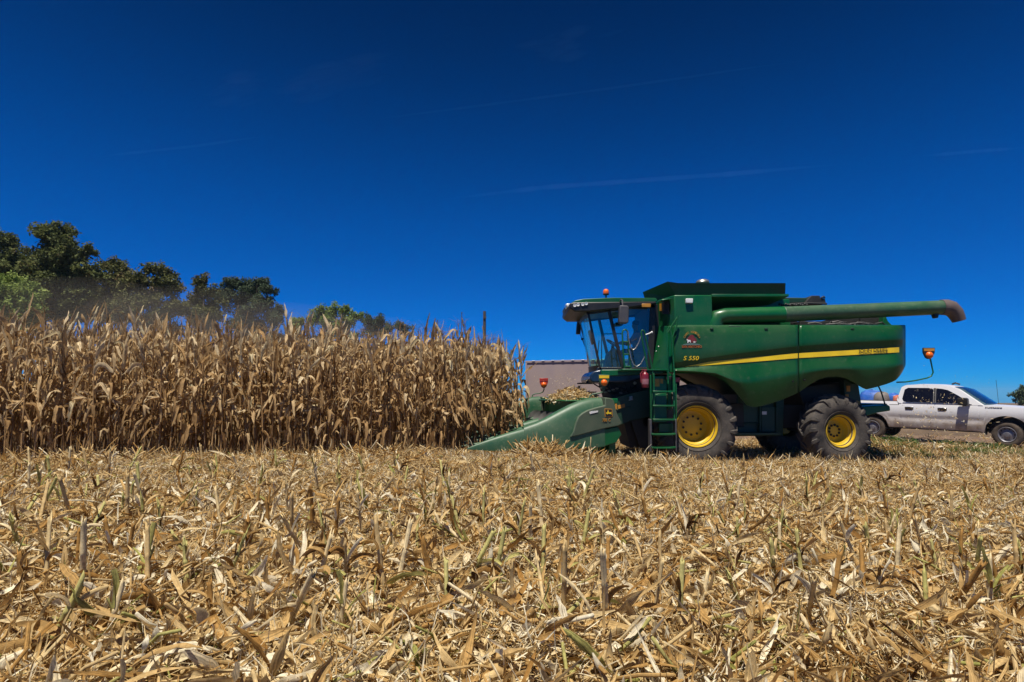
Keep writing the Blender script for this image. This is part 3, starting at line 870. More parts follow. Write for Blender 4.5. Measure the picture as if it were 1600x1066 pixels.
# --- side panels -----------------------------------------------------------
itp = lambda pts: (lambda x: float(np.interp(x, [p[0] for p in pts], [p[1] for p in pts])))
yA = itp([(1053, 568), (1100, 561), (1155, 553), (1245, 542), (1330, 536), (1414, 531)])
yB = itp([(1053, 575), (1071, 572.6), (1107, 565.5), (1170, 559), (1247, 551.8), (1330, 547), (1405, 542.5), (1414, 542)])
yC = itp([(1053, 576), (1071, 573.4), (1120, 570), (1170, 566.3), (1247, 560), (1330, 555.2), (1405, 551), (1414, 550.6)])
yD = itp([(1053, 579), (1085, 580), (1118, 583), (1135, 590), (1150, 596), (1165, 596), (1190, 592), (1245, 582), (1295, 577), (1370, 573), (1414, 569)])
yE = itp([(1053, 583), (1085, 583), (1105, 584.5), (1120, 588.5), (1133, 596), (1146, 608), (1158, 622), (1167, 632), (1175, 635.5), (1185, 635), (1200, 631),
          (1222, 624), (1247, 613), (1265, 600), (1278, 592.5), (1292, 588.5), (1308, 587.5), (1322, 590.5), (1335, 597), (1345, 604), (1353, 608), (1368, 604.5), (1385, 599.5), (1398, 594.5), (1407, 585), (1411, 577), (1414, 571)])
def side_panel(name, x0, x1, mat, wrap_end):
    secs = []
    for x in np.arange(x0, x1 + .01, (x1 - x0) / round((x1 - x0) / 5)):
        wv = .0
        if wrap_end: wv = .22 * max(0, (x - 1396) / 18) ** 2
        b, c, d, e = yB(x), yC(x), yD(x), yE(x)
        a = yA(x)
        rows = [(509.3, 14.30), (508.8, 14.08), (509.4, 14.03), (511.5, 14.005), ((509 * 2 + a) / 3, 13.975), ((509 + 2 * a) / 3, 13.955), (a - 1.5, 13.95), (a, 13.957), (a + (b - a) * .5, 13.995), (b, 14.015),
                (c, 14.015), (c + (d - c) * .4, 13.975), (c + (d - c) * .85, 13.93), (d, 13.922), (d + (e - d) * .15, 13.93), (d + (e - d) * .6, 13.99), (e, 14.06), (e, 14.12), (e - 2, 14.16)]
        secs.append([PX(x, y, Y + (wv if Y < 14.2 else 0)) for y, Y in rows])
    mb = MB(); mb.loft(secs, closed=False, cap=False)
    o = obj(name, mb, mat, comb, 28)
    m = o.modifiers.new('sheet', 'SOLIDIFY'); m.thickness = .03; m.offset = 0
    return o
p1 = side_panel('side_panel', 1053, 1246.6, M['green_side'], False)
p2 = side_panel('side_panel', 1248.4, 1414, M['green_side'], True)
for p in (p1, p2):
    q = mirrored('side_panel', p, comb)
    q.modifiers.new('sheet', 'SOLIDIFY').thickness = .03
def stripe(x0, x1, parent):
    secs = []
    for x in np.linspace(x0, x1, 30):
        b, c = yB(x) + .25, yC(x) - .25
        if c - b < .4: m = (b + c) / 2; b, c = m - .15, m + .15
        wv = .22 * max(0, (x - 1396) / 18) ** 2
        secs.append([PX(x, b, 13.986 + wv), PX(x, c, 13.984 + wv)])
    mb = MB(); mb.loft(secs, closed=False, cap=False)
    return obj('yellow_stripe', mb, M['yellow'], parent)
OFF[p1.name] = OFF[p2.name] = CB
stripe(1071, 1246.6, p1); stripe(1248.4, 1405, p2)
text('lettering', 'S 550', (1068, 556.5, 1092, 563), 13.922, M['yellow'], p1, shear=.25)
tx = text('lettering', 'JOHN DEERE', (1341.5, 546.6, 1387, 552.6), 13.966, M['black'], p2, slope=.048)
for nm, px_, py_, pp in (('panel_bolt', 1239, 596, p1), ('panel_bolt', 1257.5, 594, p2)):
    mb = MB(); mb.lathe([(.001, -.02), (.018, -.018), (.022, 0), (.022, .03)], PX(px_, py_, 13.93), 'Y', 10); obj(nm, mb, M['black'], pp, 40)
for x_ in (1110, 1195):                                    # panel latches under the upper edge
    mb = MB(); ext(mb, [(x_, 512.5), (x_ + 5, 512.5), (x_ + 5, 514.8), (x_, 514.8)], 13.955, 14.03); obj('panel_latch', mb, M['green_dark'], p1, 30, .006)
mb = MB(); ext(mb, [(1330, 512.5), (1335, 512.5), (1335, 514.8), (1330, 514.8)], 13.955, 14.03); obj('panel_latch', mb, M['green_dark'], p2, 30, .006)
# emblem on the front panel: red round tree, white cattle, arched lettering
em = MB(); c = PX(1080, 530, 13.943); s = 1 / 63.5
for dx, dy, r in ((0, 0, 5.2), (4, 1.6, 4.3), (-3.5, 1.5, 3.6), (1, -3, 3.8), (5.5, 3.4, 2.6)):
    em.lathe([(.001, -.004 - r * .0004), (r * s, -.003 - r * .0004), (r * s, .01)], c + Vector((dx * s, 0, -dy * s)), 'Y', 16)
eo = obj('emblem', em, M['maroon'], p1, 0); OFF[eo.name] = CB
mb = MB()
for px in ([(1074, 535.5), (1074.4, 532.5), (1073, 531.4), (1073.6, 530), (1075.4, 531.2), (1079, 531.6), (1079.4, 535.6), (1078.4, 535.6), (1078, 534), (1076, 534), (1075.6, 535.8)],
           [(1083.5, 534.6), (1084.6, 533), (1085.4, 534), (1088.4, 534.2), (1085, 535.8), (1083.8, 535.6)]):
    mb.prism(poly(px, 13.926), (0, .012, 0))
obj('cattle_shape', mb, M['white'], eo, 0)
mb = MB(); mb.prism(poly([(1067, 538.5), (1075, 536.4), (1085, 536.2), (1094, 538.2), (1094, 539.3), (1067, 539.5)], 13.93), (0, .012, 0)); obj('ground_band', mb, M['decal_green'], eo, 0)
word = 'CAMPO AGRICOLA'
for i, ch in enumerate(word):
    if ch == ' ': continue
    a = math.pi * (.90 - .80 * i / (len(word) - 1))
    gx, gy = 1081.3 + 12.2 * math.cos(a), 531 - 12.6 * math.sin(a) * .98
    tt = text('lettering', ch, (gx - .95, gy - 1.6, gx + .95, gy + 1.6), 13.942, M['gold_text'], eo)
    me = tt.data; ctr = PX(gx, gy, 13.942) - CB
    rot = Matrix.Translation(ctr) @ Matrix.Rotation(-(a - PI / 2), 4, 'Y') @ Matrix.Translation(-ctr); me.transform(rot)
text('lettering', 'SAN ANTONIO', (1065.5, 539.8, 1096.5, 543.8), 13.932, M['orange_text'], eo)

# --- hull, deck and rear end ---------------------------------------------------
mb = MB()
ext(mb, [(1056, 513), (1408, 513), (1403, 588), (1386, 596), (1352, 600), (1338, 590), (1280, 584), (1247, 606), (1180, 626), (1140, 596), (1110, 580), (1058, 578)], 14.2, 17.1)
ext(mb, [(1152, 600), (1226, 600), (1224, 681), (1150, 682)], 14.85, 16.5)
hull = obj('hull', mb, M['green_dark'], comb, 30, .02)
mb = MB()                                                      # lower bay between the wheels
ext(mb, [(1147, 676.5), (1219, 676.5), (1219, 680), (1147, 680)], 14.5, 14.9)
for x in (1187, 1213): ext(mb, [(x, 628), (x + 2.4, 628), (x + 2.4, 677), (x, 677)], 14.72, 14.9)
ext(mb, [(1150, 661), (1188, 661), (1188, 662.6), (1150, 662.6)], 14.75, 14.9)
ext(mb, [(1150, 632), (1186, 632), (1186, 660), (1150, 660)], 14.80, 14.9)
ext(mb, [(1190, 636), (1212, 636), (1212, 675), (1190, 675)], 14.78, 14.9)
obj('service_bay', mb, M['green_dark'], comb, 30, .008)
mb = MB(); ext(mb, [(1191, 643), (1198, 643), (1198, 648), (1191, 648)], 14.765, 14.8); obj('decal', mb, M['white'], comb)
mb = MB(); ext(mb, [(1056, 514), (1410, 514), (1410, 518), (1056, 518)], 14.1, 17.2); obj('engine_deck', mb, M['dark'], comb)
mb = MB()                                                      # rear wall between the two rear panels
mb.loft([[PX(1411, 509, 14.3), PX(1412, 540, 14.25), PX(1409, 572, 14.25), PX(1402, 592, 14.3)], [PX(1411, 509, 14.3) + Vector((0, 2.7, 0)), PX(1412, 540, 14.25) + Vector((0, 2.8, 0)), PX(1409, 572, 14.25) + Vector((0, 2.8, 0)), PX(1402, 592, 14.3) + Vector((0, 2.7, 0))]], closed=False, cap=False)
obj('rear_hood', mb, M['green'], comb, 30)
mb = MB(); ext(mb, [(1381, 493), (1384, 493), (1388, 502), (1396, 509.5), (1380, 509.5)], 15.0, 16.6); obj('hood_fin', mb, M['green'], comb, 30, .02)
# engine clutter seen between deck and auger
mb = MB()
ext(mb, [(1118, 509), (1384, 509), (1384, 513), (1118, 513)], 14.4, 16.6)
for x0, x1, y0, y1, Y0, Y1 in ((1200, 1246, 499, 512, 15.2, 16.6), (1250, 1296, 502, 512, 14.6, 16.4), (1300, 1352, 498, 512, 15.3, 16.6), (1345, 1384, 495, 512, 15.2, 16.5), (1240, 1300, 508, 512, 14.3, 14.6),
                               (1120, 1145, 507, 512, 14.3, 14.7)):
    ext(mb, [(x0, y0), (x1, y0), (x1, y1), (x0, y1)], Y0, Y1)
for k in range(9):
    x = 1250 + k * 14
    mb.tube([PX(x, 510, 14.6 + .1 * (k % 3)), PX(x + 6, 503 + (k % 3) * 1.5, 14.7), PX(x + 16, 504 + (k % 2) * 3, 14.65), PX(x + 24, 510, 14.7)], .022, 6)
obj('engine_block', mb, M['dark'], comb, 30, .03)
mb = MB()
for x, y, l in ((1262, 505.5, 22), (1290, 507, 40), (1300, 503.5, 18), (1328, 506, 30)):
    mb.tube([PX(x, y, 14.5), PX(x + l * .5, y - 1.8, 14.5), PX(x + l, y + .4, 14.5)], .014, 6)
obj('pipe', mb, M['steel'], comb)
mb = MB(); ext(mb, [(1214, 464.5), (1272, 465.5), (1272, 472.5), (1214, 475)], 15.4, 16.4); obj('filter_cover', mb, M['green_dark'], comb, 30, .02)
mb = MB()
ext(mb, [(1268, 462), (1281, 462), (1282, 466), (1289, 466.5), (1291, 475), (1258, 475), (1262, 468)], 15.3, 16.1)
mb.tube([PX(1283, 466, 15.3), PX(1287, 463.5, 15.3), PX(1289, 466, 15.3)], .03, 6); mb.tube([PX(1232, 475.5, 14.9), PX(1262, 474, 14.9), PX(1292, 475, 14.9)], .03, 6)
for k in range(14): mb.ball(PX(1218 + k * 3.3, 475.6 + (k % 3) * .8, 14.75), .035, 6, 4)
obj('exhaust_stack', mb, M['dark'], comb, 30, .02)

# --- grain tank ------------------------------------------------------------
z0, z1 = PX(1100, 509, 14.1).z, PX(1100, 461, 14.1).z
a, b = PX(1054, 480, 14.1), PX(1113, 480, 14.1)
fl = PX(1029, 480, 14.85); rr_ = PX(1233, 480, 14.8)
plan = [(a.x, 14.1), (b.x, 14.1), (b.x, 14.75), (rr_.x, 14.75), (rr_.x, 16.55), (b.x, 16.55), (b.x, 17.2), (a.x, 17.2), (fl.x, 16.45), (fl.x, 14.85)]
mb = MB(); mb.prism([Vector((x, y, z0 - .3)) for x, y in plan], (0, 0, z1 - z0 + .3))
tank = obj('grain_tank', mb, M['green'], comb, 30, .025); OFF[tank.name] = CB
mb = MB()                                                      # overhanging lip with its sloping underside
lp = PX(1232, 460, 14.1)
mb.prism([Vector((b.x - .01, 14.08, z1 + .02)), Vector((b.x - .01, 14.08, z1 - .05)), Vector((b.x - .01, 14.74, z1 - .34)), Vector((b.x - .01, 14.74, z1 + .02))], (0, 0, 0),
         taper=[Vector((lp.x, 14.08, z1 + .02)), Vector((lp.x, 14.08, z1 - .04)), Vector((lp.x - .22, 14.74, z1 - .16)), Vector((lp.x, 14.74, z1 + .02))])
obj('tank_overhang', mb, M['green'], tank, 30, .008)
mb = MB()
n1, n2, tip_ = PX(1043, 440, 14.55), PX(1226, 444, 14.55), PX(1004, 452, 15.65)
zt = n1.z; zb = z1 + .01
top = [(n1.x, 14.55, zt), (PX(1060, 445, 14.5).x, 14.5, zt - .05), (n2.x, 14.5, zt - .05), (n2.x + .0, 16.8, zt - .05), (PX(1060, 445, 14.5).x, 16.8, zt - .05), (n1.x, 16.75, zt), (tip_.x, 15.65, zt - .08)]
bot = [(n1.x + .22, 14.70, zb), (PX(1060, 445, 14.5).x, 14.62, zb), (n2.x + .03, 14.62, zb), (n2.x + .03, 16.68, zb), (PX(1060, 445, 14.5).x, 16.68, zb), (n1.x + .22, 16.6, zb), (tip_.x + .1, 15.65, zb)]
mb.prism([Vector(p) for p in top], (0, 0, 0), taper=[Vector(p) for p in bot])
obj('tank_extension', mb, M['green_dark'], tank, 25)
mb = MB(); mb.ball(PX(1098, 441.5, 15.2), .17, 10, 6, (1.1, 1, .55)); tag(obj('loading_auger_cap', mb, M['steel'], tank), None)
mb = MB(); ext(mb, [(1072, 466.5), (1083, 466.5), (1083, 473.5), (1072, 473.5)], 14.03, 14.12); obj('work_light', mb, M['lamp_glass'], tank, 30, .012)
mb = MB(); v = (a - fl); fx = lambda t, y: PX(1029 + 25 * t, y, 14.85 - .75 * t) + Vector((-.03, -.03, 0))
mb.prism([fx(.25, 469), fx(.72, 467), fx(.72, 491), fx(.25, 491)], (.03, .03, 0)); obj('vent', mb, M['black'], tank, 30)
mb = MB(); mb.prism([fx(.12, 475) - Vector((.01, .01, 0)), fx(.24, 474.6) - Vector((.01, .01, 0)), fx(.24, 486) - Vector((.01, .01, 0)), fx(.12, 486) - Vector((.01, .01, 0))], (.03, .03, 0)); obj('reflector', mb, M['amber_mark'], tank, 30)
mb = MB(); ext(mb, [(1034, 468), (1048, 466), (1048, 468), (1034, 470)], 14.2, 14.5); obj('vent_hood', mb, M['green'], tank, 30, .01)
# the sloping green wall between cab and panels
mb = MB()
pa, pb, pc_, pd = PX(1045, 509.5, 14.08), PX(1043, 577, 14.08), PX(1018, 577, 14.72), PX(1030, 509.5, 14.8)
mb.prism([pd, pa, pb, pc_], (.35, .25, 0)); mb.prism([PX(1044, 509.5, 14.1), PX(1056, 509.5, 14.1), PX(1056, 582, 14.1), PX(1042, 582, 14.1)], (0, .6, 0))
fw = obj('front_wall', mb, M['green'], comb, 30, .012)
mb = MB(); mb.ball(PX(1029, 542, 14.36), .025, 8, 6); mb.ball(PX(1025.5, 549, 14.44), .02, 8, 6); obj('bolt', mb, M['steel'], comb)

# --- unloading auger ----------------------------------------------------------
mb = MB()
e0, e1, e2 = PX(1117, 494.5, 14.22), PX(1224, 491.5, 14.2), PX(1473, 480.3, 14.15)
mb.tube([e0 + Vector((-.02, .02, -.55)), e0 + Vector((-.01, .01, -.2)), e0 + Vector((.06, 0, -.03)), e0 + Vector((.25, 0, .01)), e1], [.21, .21, .205, .2, .2], 28)
auger = obj('unloading_auger', mb, M['green'], comb, 40); OFF[auger.name] = CB
mb = MB(); mb.tube([e1 - Vector((.03, 0, 0)), e1, e1 + Vector((.02, 0, 0)), e1.lerp(e2, .35), e2], [.19, .205, .195, .188, .176], 28); obj('outer_tube', mb, M['green_dusty'], auger, 40)
mb = MB()
secs = []
for x, y, hw, hh, ang in ((1470, 480.4, .185, .185, 0), (1479, 480.3, .19, .19, -5), (1487, 483, .185, .19, -25), (1493, 489.5, .175, .175, -50), (1496.5, 496.5, .165, .15, -66), (1498.5, 501.5, .16, .13, -72)):
    c = PX(x, y, 14.15); u = Vector((math.sin(R(-ang)), 0, math.cos(R(ang)))); row = []
    for k in range(16):
        t = 2 * PI * k / 16; row.append(c + u * hh * math.sin(t) * 1.05 + Vector((0, 1, 0)) * hw * math.cos(t))
    secs.append(row)
mb.loft(secs); obj('spout', mb, M['spout'], auger, 50)
mb = MB(); ext(mb, [(1459, 489), (1468, 489.5), (1466, 497), (1462, 497)], 14.08, 14.2); obj('hanger_bracket', mb, M['black'], auger, 30, .01)
mb = MB(); ext(mb, [(1139, 508.6), (1158, 508.6), (1158, 511.4), (1139, 511.4)], 13.99, 14.2); obj('latch', mb, M['green_dusty'], comb, 30, .01)

# --- wheels --------------------------------------------------------------------
def wheel(c, Rt, W, Rr, dish, nlug, steer=0, face=-1, phase=0, hubr=.26):
    """c: centre of the tyre; face: side of the dished rim (-1 towards the camera)."""
    c = Vector(c)
    root = empty('wheel', c, comb)
    Mx = Matrix.Rotation(steer, 3, 'Z')
    h = W / 2; Rb = Rt - .052
    prof = [(Rr - .03, -h * .62), (Rr + .02, -h * .72), (Rr + .06, -h * .86), (Rr + (Rb - Rr) * .35, -h * 1.0), (Rr + (Rb - Rr) * .62, -h * 1.0), (Rb - .10, -h * .93), (Rb - .035, -h * .80), (Rb, -h * .45), (Rb + .012, 0)]
    prof = prof + [(r, -y) for r, y in prof[-2::-1]]
    mb = MB(); mb.lathe(prof, c, 'Y', 72, Mx, close=True)
    def pt(a, r, y): return c + Mx @ Vector((r * math.cos(a), y, r * math.sin(a)))
    surf = lambda f: Rb + .012 - .012 * f if f < .5 else (Rb - .006 - .03 * ((f - .5) / .3) if f < .8 else Rb - .036 - .33 * (f - .8))
    for k in range(nlug):
        for sd in (-1, 1):
            a0 = 2 * PI * (k + (.5 if sd > 0 else 0)) / nlug + phase
            secs = []
            for f in (-.06, .15, .4, .62, .80, .93, 1.0):
                da = -(f if f < .8 else .8 + (f - .8) * .35) * .30 * (1.03 / Rt)
                r = surf(abs(f)) - .012; y = sd * h * min(f, .985)
                ht = .058 if f < .9 else (.05 if f < .97 else .02)
                w_ = (.030 if f < .2 else .036 + .014 * f) / Rt
                out = sd * (.015 if f > .75 else 0)
                secs.append([pt(a0 + da - w_ * 1.35, r - .01, y), pt(a0 + da + w_ * 1.35, r - .01, y), pt(a0 + da + w_ * .85, r + ht, y + out), pt(a0 + da - w_ * .85, r + ht, y + out)])
            # shoulder runs down the sidewall
            r = Rb - .19; y = sd * h * 1.0; da = -.87 * .30 * (1.03 / Rt); w_ = .03 / Rt
            secs.append([pt(a0 + da - w_, r, y - sd * .02), pt(a0 + da + w_, r, y - sd * .02), pt(a0 + da + w_ * .8, r, y + sd * .006), pt(a0 + da - w_ * .8, r, y + sd * .006)])
            mb.loft(secs)
    for rr in (Rr + .10, Rr + .13):
        mb.lathe([(rr, face * (h * .93)), (rr + .006, face * (h * .965)), (rr + .012, face * (h * .93))], c, 'Y', 72, Mx)
    obj('tyre', mb, M['rubber'], root, 32)
    f = face; o = h * .80
    prof = [(Rr - .012, f * (o - .10)), (Rr + .022, f * (o - .02)), (Rr + .03, f * o), (Rr + .022, f * (o + .012)), (Rr + .005, f * (o + .008)), (Rr - .005, f * (o - .02)), (Rr - .02, f * (o - .06)), (Rr - .045, f * (o - .09)),
            (Rr - .05, f * (o - dish * .45)), (Rr - .075, f * (o - dish * .5)), (Rr - .085, f * (o - dish * .86)), (Rr - .12, f * (o - dish)), (hubr + .03, f * (o - dish)), (hubr + .012, f * (o - dish + .01)), (hubr - .055, f * (o - dish + .02)), (.12, f * (o - dish + .028)), (.001, f * (o - dish + .028))]
    mb = MB(); mb.lathe(prof, c, 'Y', 64, Mx)
    mb.mi = 1
    for k in range(10):
        a = 2 * PI * k / 10 + .2
        q = c + Mx @ Vector((math.cos(a) * (hubr - .03), f * (o - dish + .028), math.sin(a) * (hubr - .03)))
        mb.lathe([(.03, .0), (.03, f * .012), (.018, f * .014), (.018, f * .035), (.001, f * .036)], q, 'Y', 8)
    obj('rim', mb, [M['yellow_rim'], M['dark']], root, 40)
    return root
wheel((PX(1083.5, 664.5, 14.42).x, 14.42, 1.0), 1.035, .66, .485, .40, 19, 0, -1, .1)
wheel((PX(1083.5, 664.5, 14.42).x, 2 * CY - 14.42, 1.0), 1.035, .66, .485, .40, 19, 0, 1, .3)
rw = PX(1303, 672.5, 14.38)
wheel((rw.x, 14.38, .885), .90, .60, .375, .26, 18, R(9), -1, .25, .17)
wheel((rw.x, 2 * CY - 14.30, .885), .90, .60, .375, .26, 18, R(9), 1, .5, .17)
mb = MB(); cx = PX(1083.5, 664.5, 14.42).x
mb.box((cx - .22, 14.7, .75), (cx + .22, 16.6, 1.25)); mb.tube([(cx, 14.72, 1.0), (cx, 16.58, 1.0)], .16, 16); mb.box((rw.x - .12, 14.7, .75), (rw.x + .12, 16.6, 1.0)); mb.tube([(rw.x, 14.6, .885), (rw.x, 16.7, .885)], .09, 12)
mb.box((cx - 1.2, 14.75, .95), (cx + 1.4, 16.55, 1.55)); mb.box((cx + 1.2, 15.0, .9), (rw.x + .3, 16.3, 1.5))
ext(mb, [(1246, 606), (1322, 596), (1338, 640), (1258, 640)], 14.95, 16.4)
obj('axle_frame', mb, M['dark'], comb, 30, .02)
# --- rear frame -----------------------------------------------------------------
mb = MB(); ext(mb, [(1318, 594), (1341, 598), (1346, 632), (1356, 652), (1334, 660), (1322, 640)], 14.75, 14.95); ext(mb, [(1320, 598), (1334, 600), (1336, 612), (1322, 612)], 14.9, 16.4); ext(mb, [(1318, 594), (1341, 598), (1346, 632), (1356, 652), (1334, 660), (1322, 640)], 16.35, 16.55)
obj('rear_frame', mb, M['green_dark'], comb, 30, .012)
mb = MB(); ext(mb, [(1323, 603), (1328.5, 603), (1328.5, 612), (1323, 612)], 14.735, 14.76); ext(mb, [(1321, 616), (1326, 616), (1326, 621), (1321, 621)], 14.735, 14.76); ext(mb, [(1338, 626), (1343, 627), (1344, 632), (1338, 632)], 14.735, 14.76); obj('decal', mb, M['gold_text'], comb)
mb = MB(); ext(mb, [(1345, 635.5), (1388, 633), (1391, 635), (1391.5, 642), (1372, 645), (1352, 651), (1346, 650)], 14.55, 16.75); ext(mb, [(1348, 631), (1386, 630.5), (1388, 634), (1348, 636)], 15.2, 16.6)
obj('rear_platform', mb, M['green'], comb, 30, .02)
mb = MB(); mb.tube([PX(1371, 600, 14.7), PX(1377, 613, 14.7), PX(1383.5, 634, 14.7)], .018, 8); mb.tube([PX(1390, 632.5, 14.65), PX(1404, 632.5, 14.65)], .008, 6); obj('brace_rod', mb, M['green_dark'], comb)
def marker_light(name, pts, head, Y, face_mat, parent, top_band):
    """Arm with a shield-shaped plate and a round lamp."""
    mb = MB(); mb.tube([PX(x, y, Y) for x, y in pts], .017, 8)
    arm = obj(name, mb, M['green_dusty'] if parent is not comb else M['green'], parent, 50); OFF[arm.name] = CB
    x0, y0, x1, y1 = head; w_ = x1 - x0; hh = y1 - y0
    mb = MB(); ext(mb, [(x0, y0), (x1, y0), (x1 - w_ * .02, y0 + hh * .45), (x1 - w_ * .22, y0 + hh * .88), (x0 + w_ * .6, y1), (x0 + w_ * .4, y1), (x0 + w_ * .22, y0 + hh * .88), (x0 + w_ * .02, y0 + hh * .45)], Y - .03, Y + .02)
    obj('lamp_plate', mb, face_mat, arm, 30, .006)
    mb = MB(); ext(mb, [(x0 + w_ * .04, y0 + hh * .06), (x1 - w_ * .04, y0 + hh * .06), (x1 - w_ * .05, y0 + hh * .3), (x0 + w_ * .05, y0 + hh * .3)], Y - .038, Y - .028); obj('reflector_band', mb, top_band, arm)
    mb = MB(); cc = PX(x0 + w_ * .5, y0 + hh * .66, Y - .03); r = w_ * .27 * Y / F_PX
    mb.lathe([(r * 1.1, .01), (r * 1.1, -.02), (r, -.03), (r * .85, -.055), (r * .5, -.07), (.001, -.075)], cc, 'Y', 18); obj('lamp', mb, M['orange'], arm, 50)
    return arm
marker_light('marker_light', [(1401, 597.5), (1415, 597), (1430, 594.8), (1448, 591), (1455, 588), (1458, 582), (1455.5, 570), (1452.5, 556)], (1443, 543.5, 1461, 561), 14.2, M['dark'], comb, M['amber_mark'])
# --- cab -------------------------------------------------------------------------
NY, FY = 14.75, 16.55
mb = MB()
def bar(mb, p, q, w_, Y0, Y1):
    """A flat post traced from p to q (pixels), w_ pixels wide, between depths Y0 and Y1."""
    ext(mb, [(p[0] - w_ / 2, p[1]), (p[0] + w_ / 2, p[1]), (q[0] + w_ / 2, q[1]), (q[0] - w_ / 2, q[1])], Y0, Y1)
def both(f):
    for k in (0, 1): f(k)
def xz(px, py, Y): 
    p = PX(px, py, Y); return p.x, p.z
def post(mb, p, q, w_, near=True, th=.07):
    x0, a0 = xz(*p, NY); x1, b1 = xz(*q, NY); hw = w_ / 2 * NY / F_PX
    Y0 = NY if near else FY - th
    mb.prism([Vector((x0 - hw, Y0, a0)), Vector((x0 + hw, Y0, a0)), Vector((x1 + hw, Y0, b1)), Vector((x1 - hw, Y0, b1))], (0, th, 0))
for near in (True, False):
    post(mb, (918.5, 486), (938.5, 578), 3.4, near); post(mb, (951, 482), (974, 578), 5.0, near); post(mb, (1021, 474), (1016, 578), 9, near)
    x0, a0 = xz(916, 487, NY); x1, b1 = xz(1024, 473, NY); x2, c2 = xz(1024, 480, NY)
    Y0 = NY if near else FY - .07
    mb.prism([Vector(PX(914, 484, NY)), Vector(PX(1024, 473, NY)), Vector(PX(1024, 481, NY)), Vector(PX(985, 483, NY)), Vector(PX(952, 487, NY)), Vector(PX(917, 492, NY))], (0, .07, 0)) if near else mb.prism([p + Vector((0, FY - .07 - NY, 0)) for p in poly([(914, 484), (1024, 473), (1024, 481), (985, 483), (952, 487), (917, 492)], NY)], (0, .07, 0))
ext(mb, [(1012, 474), (1028, 476), (1030, 505), (1026, 530), (1021, 578), (1008, 578)], NY + .12, FY - .12)      # rear wall
ext(mb, [(934, 574), (1022, 574), (1022, 579), (934, 579)], NY, FY)
cab = obj('cab', mb, M['black'], comb, 30, .008); OFF[cab.name] = CB
# curved windscreen
Xa = lambda t: PX(918.5 + 20 * t, 490 + 87 * t, NY); Xc = lambda t: PX(908.5 + 13.5 * t, 488 + 89 * t, CY)
secs = []
for t in np.linspace(0, 1, 9):
    e, c_ = Xa(t), Xc(t); row = []
    for k in range(13):
        s = k / 6 - 1
        row.append(Vector((c_.x + (e.x - c_.x) * abs(s) ** 2.2, CY + s * (CY - NY), e.z)))
    secs.append(row)
mb = MB(); mb.loft(secs, closed=False, cap=False); obj('windscreen', mb, M['glass_front'], cab, 60)
mb = MB()                                                                                # windscreen's lower sill and upper header strip
for t0, t1 in ((.0, .07), (.93, 1.03)):
    mb = MB()
    s2 = []
    for t in (t0, t1):
        e, c_ = Xa(t), Xc(t)
        s2.append([Vector((c_.x + (e.x - c_.x) * abs(k / 6 - 1) ** 2.2 - .008, CY + (k / 6 - 1) * (CY - NY), e.z)) for k in range(13)])
    mb.loft(s2, closed=False, cap=False); obj('screen_trim', mb, M['black'], cab, 60)
def pane(px, Y, name='side_window', mat=None):
    mb = MB(); mb.add(poly(px, NY), [list(range(len(px)))])
    for i in range(len(mb.v)): mb.v[i] = Vector((mb.v[i].x, Y, mb.v[i].z))
    return obj(name, mb, mat or M['glass_door'], cab, 0)
front_px = [(921, 491), (951, 486), (973, 576), (938, 576)]
door_px = [(954, 486), (985, 482), (1018, 479), (1013, 576), (976, 576)]
pane(front_px, NY + .035, mat=M['glass_front']); pane(front_px, FY - .035, mat=M['glass_front'])
pane(door_px, NY + .035); pane(door_px, FY - .035)
mb = MB(); ext(mb, [(893, 473), (899, 469.5), (912, 467), (960, 465), (1024, 465.6), (1027, 468), (1027, 471.5), (895, 473.5)], 14.62, 16.68)
roof = obj('cab_roof', mb, M['green'], cab, 30, .03)
mb = MB(); OFF[roof.name] = CB
top = [(890, 474), (897, 472), (1026, 471), (1025, 475), (988, 480.5), (950, 484), (920, 487), (898, 487), (890, 481)]
ext(mb, top, 14.58, 16.72); ext(mb, [(884.5, 475), (893, 473.5), (895, 482), (887, 482)], 15.0, 16.3)
obj('roof_visor', mb, M['black'], roof, 30, .03)
for x, y in ((898, 477.5), (903.2, 476.4), (910.5, 475.8), (916, 474.6)):
    mb = MB(); c = PX(x, y, 14.565); mb.lathe([(.042, .02), (.042, -.012), (.034, -.014), (.03, -.006), (.001, -.004)], c, 'Y', 16); obj('work_light', mb, M['lamp_glass'], roof, 40)
for Ya in (14.9, 16.0):
    mb = MB(); ext(mb, [(884, 474.5), (892, 474), (892.5, 479.5), (885.5, 480)], Ya, Ya + .4); obj('headlight', mb, M['lamp_glass'], roof, 30, .02)
mb = MB(); c = PX(947, 467, 14.9)
mb.lathe([(.05, 0), (.05, .02), (.02, .03), (.02, .09), (.075, .1), (.08, .13)], c, 'Z', 20); bs = obj('beacon', mb, M['black'], roof, 40); OFF[bs.name] = CB
mb = MB(); mb.lathe([(.075, .13), (.078, .16), (.075, .21), (.055, .245), (.02, .26), (.001, .262)], c, 'Z', 20); obj('beacon_dome', mb, M['orange'], bs, 60)
mb = MB(); ext(mb, [(1003, 474.5), (1017, 474.5), (1017, 480), (1003, 480)], 14.56, 14.6); obj('side_marker', mb, M['amber_mark'], roof, 30, .008)
